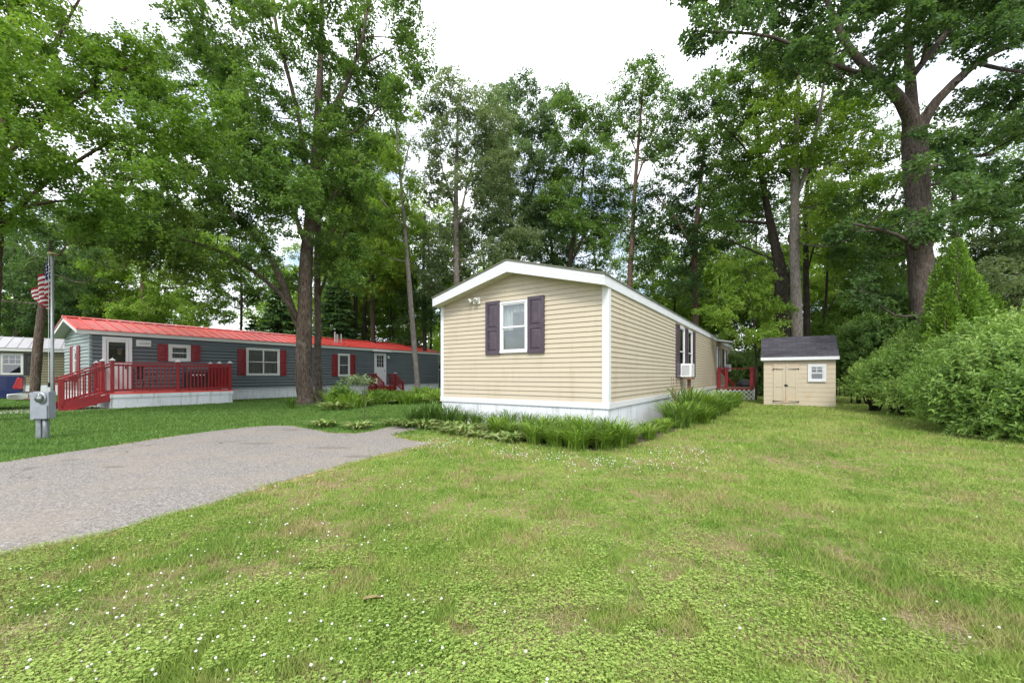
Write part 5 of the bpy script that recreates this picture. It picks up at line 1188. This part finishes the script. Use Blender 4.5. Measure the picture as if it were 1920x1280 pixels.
# shrubs along the right side of the lawn
def shrub(label, lobes, leaf, dens, mat, seed, name='shrub', cat='shrub', group='shrubs along the right side of the lawn', aspect=.34, base=None):
    """lobes: (X,Y,Z,rx,ry,rz) world ellipsoids; leaves sit on shoots pointing out"""
    rng = np.random.default_rng(seed); c = np.array((*np.mean([l[:2] for l in lobes], 0), 0)); e_ = empty(name, c, 0, label, cat, group)
    P, D, N, R_ = [], [], [], []; tm = MB()
    for (X, Y, Z, rx, ry, rz) in lobes:
        ctr = np.array((X, Y, Z)); rad = np.array((rx, ry, rz)); area = 4 * math.pi * ((rx * ry) ** 1.6 / 3 + (rx * rz) ** 1.6 / 3 + (ry * rz) ** 1.6 / 3) ** (1 / 1.6)
        ns = int(area * dens); d = unit(rng.normal(size=(ns, 3))); d[:, 2] = np.where(d[:, 2] < -.55, -d[:, 2], d[:, 2])
        bump = 1 + .24 * rng.random(ns) ** 2 * (rng.random(ns) < .3) + .17 * np.sin(d[:, 0] * 7 + X) * np.sin(d[:, 2] * 6 + Y) + .08 * np.sin(d[:, 1] * 13 + d[:, 0] * 11)
        s = ctr + d * rad * (bump * (1 - .46 * rng.random(ns) ** 1.6))[:, None]
        sd_ = unit(d + np.array((0, 0, .45)) + rng.normal(0, .35, (ns, 3))); q = rng.random(ns)
        for k in range(9):
            t = .02 + k * leaf * .33; az = rng.random(ns) * 2 * math.pi
            u = unit(np.cross(sd_, np.array((.31, .2, .93)))); w_ = np.cross(sd_, u); side = u * np.cos(az)[:, None] + w_ * np.sin(az)[:, None]
            P.append(s + sd_ * t); D.append(unit(side + sd_ * .75 + rng.normal(0, .15, (ns, 3)) - np.array((0, 0, .15)))); N.append(unit(sd_ * .8 - side * .6 + rng.normal(0, .25, (ns, 3)))); R_.append(np.clip(.35 * q + .35 * rng.random(ns) + .03 * k, 0, 1))
        for k in range(9):
            a = rng.random() * 6.28; f = ctr + np.array((math.cos(a) * rx * .7, math.sin(a) * ry * .7, rz * .45 * rng.random())); b0 = np.array((X + rng.normal(0, .15), Y + rng.normal(0, .15), -.05))
            tm.tube([b0 - c, (b0 + f) / 2 + (0, 0, .15) - c, f - c], [.03, .02, .008], 5)
    P = np.concatenate(P); D = np.concatenate(D); N = np.concatenate(N); N = unit(N - D * np.sum(N * D, 1, keepdims=True)); n = len(P); ok = P[:, 2] > .02
    P, D, N = P[ok], D[ok], N[ok]; R_ = np.concatenate(R_)[ok]; ln = leaf * (.65 + .7 * rng.random(len(P)))
    V, F, rv = leaf_geo(P - c, D, N, ln, ln * aspect, R_); npmesh('foliage', V, F, M[mat], e_, rv); tm.build('stem', M['bark_dark'], e_, True)
def lobe(px, py, Y, rpx, rpy, rd=None):
    p = at(px, py, Y); s = Y / FPX; return (p[0], p[1], p[2], rpx * s, rd or rpx * s * .9, rpy * s)
shrub('largest pale green shrub spilling over the lawn at the right edge', [lobe(1850, 752, 8.4, 92, 76), lobe(1945, 735, 8.0, 120, 110), lobe(1785, 742, 9.6, 58, 58), lobe(1900, 668, 9.2, 86, 58), lobe(1830, 690, 9.8, 70, 52), lobe(1990, 780, 7.2, 110, 90), lobe(1955, 640, 8.8, 60, 50), lobe(1870, 800, 7.9, 60, 40)], .085, 150, 'leaf_bush', 71)
shrub('middle shrub with rounded dense leaves between shed and largest shrub', [lobe(1690, 715, 12.6, 56, 52), lobe(1745, 712, 11.8, 54, 62), lobe(1645, 722, 13.8, 44, 38), lobe(1730, 662, 13, 44, 42), lobe(1700, 748, 12.0, 40, 30)], .08, 120, 'leaf_bush', 72)
shrub('darker shrub tucked behind the others near the shed corner', [lobe(1640, 660, 16.5, 60, 60), lobe(1700, 620, 16.5, 60, 50), lobe(1610, 700, 17.2, 40, 46)], .10, 90, 'leaf_mid', 73, aspect=.45)
shrub('low deep green bush under the sapling beside the lattice porch', [lobe(1435, 715, 24, 36, 34), lobe(1385, 700, 25, 30, 30), lobe(1400, 740, 24, 34, 20)], .12, 60, 'leaf_mid', 74, group=None, aspect=.5)
shrub('leafy bush at the foot of the woods right behind the shed', [lobe(1590, 660, 23, 44, 46), lobe(1560, 640, 24, 40, 40), lobe(1620, 620, 24, 44, 50)], .12, 60, 'leaf_bright', 75, group=None, aspect=.5)

shrub('small leafy bush in the bed right of the large trunk', [lobe(640, 748, 15.6, 17, 17), lobe(652, 756, 15.4, 12, 10)], .09, 110, 'leaf_bright', 76, name='garden_bush', group='small bushes in the bed by the grey home', aspect=.5)
shrub('low spreading bush near the red steps in the garden bed', [lobe(722, 752, 17.5, 18, 11), lobe(748, 753, 17.5, 14, 10)], .09, 110, 'leaf_bright', 77, name='garden_bush', group='small bushes in the bed by the grey home', aspect=.5)
shrub('leafy bush beside the slim leaning trunk in the garden bed', [lobe(790, 750, 18.5, 20, 13), lobe(815, 752, 17.8, 14, 12)], .09, 110, 'leaf_wood', 78, name='garden_bush', group='small bushes in the bed by the grey home', aspect=.5)

# far wood seen between the trunks: one mass
def treeline():
    rng = np.random.default_rng(81); blobs = []
    for k in range(300):
        px = rng.uniform(-300, 2250); Y = rng.uniform(42, 62); top = 530 + 30 * math.sin(px * .012) + 22 * math.sin(px * .031 + 1)
        if 380 < px < 500: top = 640
        py = rng.uniform(top, 705); r = rng.uniform(26, 50); c = at(px, py, Y); s = Y / FPX; blobs.append((c, np.array((r * s, r * s, r * s * .75)), 1.0))
    for k in range(70):
        px = rng.uniform(540, 1800); Y = rng.uniform(36, 50); py = rng.uniform(640, 710); r = rng.uniform(24, 40); c = at(px, py, Y); s = Y / FPX; blobs.append((c, np.array((r * s, r * s, r * s * .7)), 1.0))
    P, D, N, ln, wd, rn, _ = sprays(blobs, .30, 36, rng, rs=.9); V, F, rv = leaf_geo(P, D, N, ln, wd, rn)
    o = npmesh('treeline', V, F, M['leaf_wood'], None, rv); tag(o, 'distant mass of green woodland closing the view behind everything', 'woods', kind='stuff')
treeline()

# ------------------------------------------------------------------ garden plants
def ribbons(n, rng, h, reach, wid, seg=5, arch=1.0, spread=.10, up=.9):
    V, F, Rn = [], [], []; a = rng.random(n) * 2 * math.pi; b = 0
    for i in range(n):
        L_ = h * rng.uniform(.65, 1.15); rc = reach * rng.uniform(.3, 1.1); d = np.array((math.cos(a[i]), math.sin(a[i]), 0)); s = np.array((-d[1], d[0], 0)); o = d * rng.random() * spread + s * rng.normal(0, spread * .5)
        q = rng.random(); w0 = wid * rng.uniform(.7, 1.2)
        for k in range(seg + 1):
            t = k / seg; p = o + d * rc * (t ** 1.5) + np.array((0, 0, L_ * (up * 1.55 * t - arch * .75 * t * t))); w_ = w0 * (1 - t) ** .6 * (.6 + 1.2 * t * (1 - t)) + .001
            V += [p - s * w_, p + s * w_]; Rn += [q, q]
            if k: j = b + 2 * k; F += [(j - 2, j - 1, j + 1, j)]
        b += 2 * (seg + 1)
    V = np.array(V); V[:, 2] = np.maximum(V[:, 2], .004)
    return V, np.array(F), np.array(Rn)
def proto_mesh(nm, mat, *a, **k):
    V, F, Rn = ribbons(*a, **k); o = npmesh(nm, V, F, mat, None, Rn); m = o.data; bpy.data.objects.remove(o); return m
rg = np.random.default_rng(91)
lily_m = [proto_mesh('daylily', M['leaf_lily'], 170, rg, .50, .42, .010) for _ in range(3)]
lily_d = [proto_mesh('iris', M['leaf_deep'], 130, rg, .50, .34, .009, arch=.95) for _ in range(3)]
host_m = [proto_mesh('hosta', M['leaf_hosta'], 70, rg, .20, .30, .030, arch=1.25, spread=.12) for _ in range(3)]
wild_m = [proto_mesh('perennial', M['leaf_lily'], 90, rg, .33, .30, .016, arch=.9, spread=.25) for _ in range(3)]
def plant(meshes, nm, loc, sc, label, cat, group, rz=None):
    o = bpy.data.objects.new(nm, random.choice(meshes)); C.objects.link(o); o.location = (loc[0], loc[1], 0); sc *= random.uniform(.98, 1.32); o.scale = (sc, sc, sc * random.uniform(.8, 1.1)); o.rotation_euler = (0, 0, random.uniform(0, 6.28) if rz is None else rz)
    return tag(o, label, cat, group)
random.seed(17)
ORD = ['first', 'second', 'third', 'fourth', 'fifth', 'sixth', 'seventh', 'eighth', 'ninth', 'tenth', 'eleventh', 'twelfth', 'thirteenth', 'fourteenth', 'fifteenth', 'sixteenth']
# the row against the front skirting, left to right; then the arching row in front; then the row along the side
back = [(-4.6, -.75, 1.25), (-4.2, -.6, 1.2), (-3.75, -.5, 1.2), (-3.35, -.45, 1.1), (-2.9, -.45, .85), (-2.45, -.45, .95), (-2.0, -.48, 1.0), (-1.55, -.5, .95), (-1.1, -.5, 1.0), (-.65, -.52, 1.05), (-.2, -.55, 1.0), (.2, -.5, .9)]
for i, (x, y, s) in enumerate(back):
    p = HW(x, y); plant(lily_d, 'iris', p, s, f'deep green iris clump, {ORD[i]} from the left against the white skirting', 'plant', 'deep green clumps against the front skirting')
front = [(-2.0, -.95, .9), (-1.6, -1.02, .95), (-1.2, -1.05, 1.05), (-.8, -1.1, 1.1), (-.4, -1.15, 1.2), (.0, -1.2, 1.25), (.35, -.9, 1.2), (.42, -1.35, 1.0), (-.3, -1.6, 1.05), (.1, -1.65, 1.0), (.62, -.55, .8), (.75, .1, .75), (.55, -1.0, 1.0), (-.75, -1.55, .9)]
for i, (x, y, s) in enumerate(front):
    p = HW(x, y); plant(lily_m, 'daylily', p, s, f'arching bright daylily clump, {ORD[i]} of the group rounding the near corner', 'plant', 'bright daylilies round the near house corner')
side = [.6, 1.1, 1.6, 2.1, 2.6, 3.1, 3.7, 4.3, 4.9, 5.6, 6.3, 7.1, 8.0, 9.1, 10.3, 11.6]
for i, y in enumerate(side):
    p = HW(.55 + .22 * (i % 2) + .03 * i, y); plant(lily_m if i % 3 else lily_d, 'daylily', p, ((1.15 if i % 3 else 1.3) + .05 * min(i, 7)) * (.55 if i < 3 else 1.12 if i < 9 else 1 if i < 13 else .75), f'daylily clump, {ORD[i]} along the long side from the near corner', 'plant', 'daylilies along the long side wall')
for i, y in enumerate((3.4, 4.6, 6.0, 7.6, 9.6)):
    p = HW(1.15 + .03 * i, y); plant(lily_d if i % 2 else lily_m, 'daylily', p, 1.2 + .06 * i, f'outer daylily clump at the edge of the long side bed, {ORD[i]} from the corner', 'plant', 'daylilies along the long side wall')
hs = [(-4.8, -1.15), (-4.35, -1.15), (-3.9, -1.10), (-3.45, -1.15), (-3.0, -1.2), (-2.55, -1.3), (-2.1, -1.42), (-1.65, -1.5), (-1.2, -1.6), (-.95, -1.25), (-2.8, -.85), (-2.35, -.95), (-3.3, -.85)]
for i, (x, y) in enumerate(hs):
    p = HW(x, y); plant(host_m, 'hosta', p, random.uniform(1.0, 1.3), f'variegated low hosta, {ORD[i]} in the bed edge left of the daylilies', 'plant', 'hostas edging the front bed')
for px, py, s, lab in ((608, 800, 1.35, 'pale variegated hosta on the lawn left of the walkway'), (672, 804, 1.5, 'bright leafy hosta at the inner corner of the driveway'), (755, 797, 1.1, 'small variegated hosta beside the narrow walkway')):
    plant(host_m, 'hosta', gp(px, py), s, lab, 'plant', 'hostas edging the driveway')
plant(lily_d, 'hosta', gp(545, 765), 1.0, 'low dark leafy plant at the left foot of the large trunk', 'plant', None)
gl = [(628, 768, 1.2), (650, 764, 1.5), (640, 757, 1.5), (672, 760, 1.3), (700, 757, 1.2), (722, 757, 1.2), (742, 757, 1.3), (765, 757, 1.3), (788, 756, 1.3), (808, 756, 1.4), (700, 745, 1.3), (740, 746, 1.3), (775, 746, 1.5), (805, 745, 1.5), (822, 752, 1.4)]
for i, (px, py, s) in enumerate(gl): plant(wild_m if i % 3 else host_m, 'perennial', gp(px, py), s * (1.25 if i % 3 else 1.5), f'leafy green garden perennial, {ORD[i]} counted from the large trunk', 'plant', 'perennials in the bed by the grey home')
p = gp(683, 790)
sp_ = empty('sapling', p, 0, 'tiny staked sapling with a tuft of pale leaves near the driveway', 'sapling')
MB().tube([(0, 0, -.05), (.02, 0, .5), (0, 0, 1.05)], [.012, .01, .006], 6).build('trunk', M['bark'], sp_)
rng = np.random.default_rng(5); n = 420; pc = np.stack([rng.normal(-.16, .20, n), rng.normal(0, .16, n), 1.06 + rng.normal(0, .06, n)], 1); dd_ = unit(rng.normal(size=(n, 3))); nn = unit(rng.normal(0, .5, (n, 3)) + (0, 0, 1)); nn = unit(nn - dd_ * np.sum(nn * dd_, 1, keepdims=True)); ln = .07 + .04 * rng.random(n)
V, F, rv = leaf_geo(pc, dd_, nn, ln, ln * .5, rng.random(n)); npmesh('crown', V, F, M['leaf_silver'], sp_, rv)
st_ = MB(); st_.lathe((0, 0, 0), [(.16, 0), (.18, .06), (.12, .13), (.04, .16)], 9); o = st_.build('garden_stone', M['concrete'], None, True); q = gp(657, 763); o.location = (q[0], q[1] + .3, 0); tag(o, 'small grey stone lying among the perennials by the grey home', 'stone')
rr = random.Random(12); b0 = HW(.55, 3.2); sk_e = empty('seed_plant', b0, 0, 'tall thin brown seed stalks rising from the bed by the long side wall', 'plant')
for k in range(11):
    q = HW(.35 + rr.uniform(0, .5), 2.3 + rr.uniform(0, 2.6)) - b0; h_ = rr.uniform(.75, 1.15); dx_, dy_ = rr.uniform(-.12, .12), rr.uniform(-.12, .12)
    MB().tube([(q.x, q.y, 0), (q.x + dx_ * .4, q.y + dy_ * .4, h_ * .6), (q.x + dx_, q.y + dy_, h_), (q.x + dx_, q.y + dy_, h_ + .02), (q.x + dx_, q.y + dy_, h_ + .07)], [.006, .005, .004, .013, .004], 5).build('stalk', M['wood'], sk_e)
# mulch bed under the front plants
bed = [HW(-5.0, -.05), HW(-5.05, -1.1), HW(-3.5, -1.1), HW(-2.2, -1.4), HW(-.6, -1.65), HW(.3, -1.6), HW(.8, -.2), HW(.95, 3), HW(1.2, 9), HW(1.3, 15), HW(.05, 15), HW(.05, -.05)]
bd_ = densify([(p.x, p.y) for p in bed], .15, .04); MB().add([(x, y, .006) for x, y in bd_], [tuple(range(len(bd_)))]).build('flower_bed', M['soil']); tag(bpy.data.objects['flower_bed'], kind='structure')
# gravel strip and kerb board at the foot of the deck stairs
gv = [NW(-1, -3), NW(1.8, -3.0), NW(2.5, -1.2), NW(2.3, .2), NW(0, .0)]
MB().add([(p.x, p.y, .006) for p in gv], [tuple(range(len(gv)))]).build('gravel_path', M['gravel']); tag(bpy.data.objects['gravel_path'], kind='structure')

# ------------------------------------------------------------------ grass, clover, flowers
HPOLY = [tuple(HW(*p)[:2]) for p in ((-W, 0), (0.0, 0), (0.0, L), (-W, L))]; NPOLY = [tuple(NW(*p)[:2]) for p in ((-WN, 0), (2.3, 0), (2.3, 4.5), (.1, 4.6), (.1, LN), (-WN, LN))]
BPOLY = [(p.x, p.y) for p in bed]; SPOLY = [tuple((Vector((sa[0], sa[1], 0)) + Matrix.Rotation(sang, 3, 'Z') @ Vector(q))[:2]) for q in ((0, 0, 0), (SWd, 0, 0), (SWd, SDp, 0), (0, SDp, 0))]
def scatter(n, y0, y1, rng, pw, edge=.015, bedok=False):
    u = rng.random(n); q = 1 - pw; Y = (y0 ** q + u * (y1 ** q - y0 ** q)) ** (1 / q)
    X = (rng.random(n) * 2 - 1) * (Y * 1.32 + .6)
    ok = ~(inside(DP, X, Y) & (seg_dist(DP, X, Y) > edge * (1 if edge < .01 else 7 * rng.random(n) ** 2.5))) & ~inside(HPOLY, X, Y) & ~inside(NPOLY, X, Y) & ~inside(SPOLY, X, Y)
    if not bedok: ok &= ~inside(BPOLY, X, Y)
    return X[ok], Y[ok]
def vnoise(x, y, s, seed):
    r = np.random.default_rng(seed); G = r.random((64, 64)); fx, fy = x * s, y * s; ix, iy = np.floor(fx).astype(int), np.floor(fy).astype(int); tx, ty = fx - ix, fy - iy; tx = tx * tx * (3 - 2 * tx); ty = ty * ty * (3 - 2 * ty)
    g_ = lambda a, b: G[a % 64, b % 64]
    return (g_(ix, iy) * (1 - tx) + g_(ix + 1, iy) * tx) * (1 - ty) + (g_(ix, iy + 1) * (1 - tx) + g_(ix + 1, iy + 1) * tx) * ty
def grass():
    rng = np.random.default_rng(101)
    X, Y = scatter(620000, 1.3, 26, rng, 1.15)
    left = ((X + 5) * 4.8 - (Y - 4.2) * 3.4) < 0
    bare = .55 * vnoise(X, Y, 1.6, 1) + .45 * vnoise(X, Y, 4.5, 2)
    keep = left | (bare < .56) | (rng.random(len(X)) < .22); X, Y, left, bare = X[keep], Y[keep], left[keep], bare[keep]
    n = len(X); h = (.030 + .035 * rng.random(n)) * (1 + .25 * (Y > 6)) * np.where(left, 1.15, 1); h *= np.where(left, .62, .60 + .45 * vnoise(X, Y, 2.5, 3))
    w = (.0022 + .0016 * rng.random(n)) * np.maximum(1, Y / 3.2) ** .9
    a = rng.random(n) * 2 * math.pi; lean = h * (.25 + .75 * rng.random(n)); b = rng.random(n) * 2 * math.pi
    P = np.stack([X, Y, np.zeros(n)], 1); s = np.stack([np.cos(a) * w, np.sin(a) * w, np.zeros(n)], 1); tip = P + np.stack([np.cos(b) * lean, np.sin(b) * lean, h], 1)
    V = np.stack([P - s, P + s, tip], 1).reshape(-1, 3); F = np.arange(3 * n).reshape(-1, 3); rn = np.repeat(np.clip(rng.random(n), 0, 1), 3)
    tag(npmesh('grass', V, F, M['blade'], None, rn), 'short green and yellowish grass blades covering the lawn', 'grass', kind='stuff')
    # dead straws lying in the thin patches
    X, Y = scatter(150000, 1.3, 13, rng, 1.5); b3 = .42 * vnoise(X, Y, 1.6, 1) + .33 * vnoise(X, Y, 4.5, 2) + .25 * vnoise(X, Y, 12, 4); lf = ((X + 5) * 4.8 - (Y - 4.2) * 3.4) < 0
    k = ~lf & (rng.random(len(X)) < np.clip((b3 - .46) * 6, .06, 1)); X, Y = X[k], Y[k]; n = len(X); a = rng.random(n) * 2 * math.pi; L_ = .012 + .028 * rng.random(n); w = (.0011 + .0012 * rng.random(n)) * np.maximum(1, Y / 3)
    P = np.stack([X, Y, .006 + .016 * rng.random(n)], 1); d = np.stack([np.cos(a), np.sin(a), rng.normal(0, .2, n)], 1); s = np.stack([-np.sin(a) * w, np.cos(a) * w, 0 * a], 1)
    V = np.stack([P - s, P + s, P + d * L_[:, None]], 1).reshape(-1, 3)
    tag(npmesh('thatch', V, np.arange(3 * n).reshape(-1, 3), M['straw'], None, np.repeat(rng.random(n), 3)), 'dry tan straws lying between the grass in thin patches', 'dead grass', kind='stuff')
    # clover leaflets
    X, Y = scatter(330000, 1.3, 9, rng, 1.5, .0)
    cl = .6 * vnoise(X, Y, .9, 5) + .4 * vnoise(X, Y, 3.5, 6); left = ((X + 5) * 4.8 - (Y - 4.2) * 3.4) < 0
    b2 = .5 * vnoise(X, Y, 3.1, 15) + .5 * vnoise(X, Y, 9.0, 16); keep = (cl > .33) & ~left & (b2 < .64) & (rng.random(len(X)) < np.clip((cl - .20) * 1.5, 0, .72)); X, Y = X[keep], Y[keep]; n = len(X)
    z = .012 + .030 * rng.random(n) * (.5 + vnoise(X, Y, 5, 17)); a0 = rng.random(n) * 2 * math.pi; sz = (.0046 + .0050 * rng.random(n)) * np.maximum(1, Y / 4) ** .6; P, D, N, Ls, Rn = [], [], [], [], []
    c = np.stack([X, Y, z], 1); q = rng.random(n); nb_ = unit(rng.normal(0, .28, (n, 3)) + (0, 0, 1))
    for k in range(3):
        a = a0 + k * 2.094; d = unit(np.stack([np.cos(a), np.sin(a), .12 + 0 * a], 1)); P.append(c); D.append(d); N.append(unit(nb_ - d * np.sum(nb_ * d, 1, keepdims=True))); Ls.append(sz); Rn.append(q)
    P, D, N, Ls, Rn = map(np.concatenate, (P, D, N, Ls, Rn)); V, F, rv = leaf_geo(P, D, N, Ls, Ls * .95, Rn, .1)
    tag(npmesh('clover_leaves', V, F, M['clover'], None, rv), 'three lobed clover leaves growing through the near lawn', 'clover', kind='stuff')
    # clover flower heads
    def heads(X, Y, big):
        n = len(X); prof = [(0, -1.0), (.75, -.45), (1, .1), (.62, .75), (0, .95)]; VV, FF = [], []; k = 7; r = (.0030 + .0038 * rng.random(n)) * (1 + .05 * Y) * big; zc = .045 + .03 * rng.random(n)
        for j in range(1, 4):
            for i in range(k): t = 2 * math.pi * i / k + j * .45; VV.append(np.stack([X + np.cos(t) * r * prof[j][0], Y + np.sin(t) * r * prof[j][0], zc + prof[j][1] * r * .8], 1))
        VV.append(np.stack([X, Y, zc + r * .8], 1)); VV.append(np.stack([X, Y, zc - r], 1)); V = np.stack(VV, 1); m = V.shape[1]; T = []
        for j in range(2):
            for i in range(k): a, b = j * k + i, j * k + (i + 1) % k; T += [(a, b, b + k), (a, b + k, a + k)]
        for i in range(k): T += [(2 * k + i, 2 * k + (i + 1) % k, m - 2), ((i + 1) % k, i, m - 1)]
        T = np.array(T); return V.reshape(-1, 3), (np.arange(n)[:, None, None] * m + T[None]).reshape(-1, 3)
    Xa, Ya = scatter(3000, 1.3, 7.6, rng, 1.3, 0); dn = vnoise(Xa, Ya, .8, 8); lf = np.clip((-Xa - .1 * Ya + .4) * .5, 0, 1); k = ((Xa + 5) * 4.8 - (Ya - 4.2) * 3.4 > 0) & (rng.random(len(Xa)) < (.05 + .62 * lf * np.clip((dn - .25) * 2, 0, 1))); Xa, Ya = Xa[k], Ya[k]
    # thick drift of flowers in front of the bed
    t = rng.random(1500); Xb = -1.7 + 4.6 * t + rng.normal(0, .25, 1500); Yb = 7.2 - 1.9 * np.minimum(t, .62) / .62 + np.where(t > .72, (t - .72) * 3, 0) + rng.normal(0, .34, 1500)
    k = ~inside(BPOLY, Xb, Yb) & ~inside(DP, Xb, Yb) & ~inside(HPOLY, Xb, Yb) & (vnoise(Xb, Yb, 2.2, 9) > .30); Xb, Yb = Xb[k][:420], Yb[k][:420]
    V, F = heads(np.concatenate([Xa, Xb]), np.concatenate([Ya, Yb]), 1.0)
    tag(npmesh('clover_flowers', V, F, M['petal'], None, None, True), 'scattered white clover flower heads dotting the lawn', 'flowers', kind='stuff')
grass()
q = gp(700, 1133); dl = MB(); vs = []; fs = []
for i in range(9):
    t = i / 8; w_ = .035 * math.sin(math.pi * min(1, t * .95 + .05)) + .003
    vs += [(-.075 + .15 * t, -w_, .030 + .03 * math.sin(t * 3)), (-.075 + .15 * t, 0, .018 + .012 * t), (-.075 + .15 * t, w_, .040 - .01 * t)]
    if i: j = 3 * i; fs += [(j - 3, j, j + 1, j - 2), (j - 2, j + 1, j + 2, j - 1)]
dl.add(vs, fs); o = dl.build('dead_leaf', M['pinkish'], None, True); o.location = (q[0], q[1], .012); o.rotation_euler = (0, 0, .15); o.scale = (.72, .8, .7); tag(o, 'curled tan dead leaf lying on the near lawn', 'leaf')
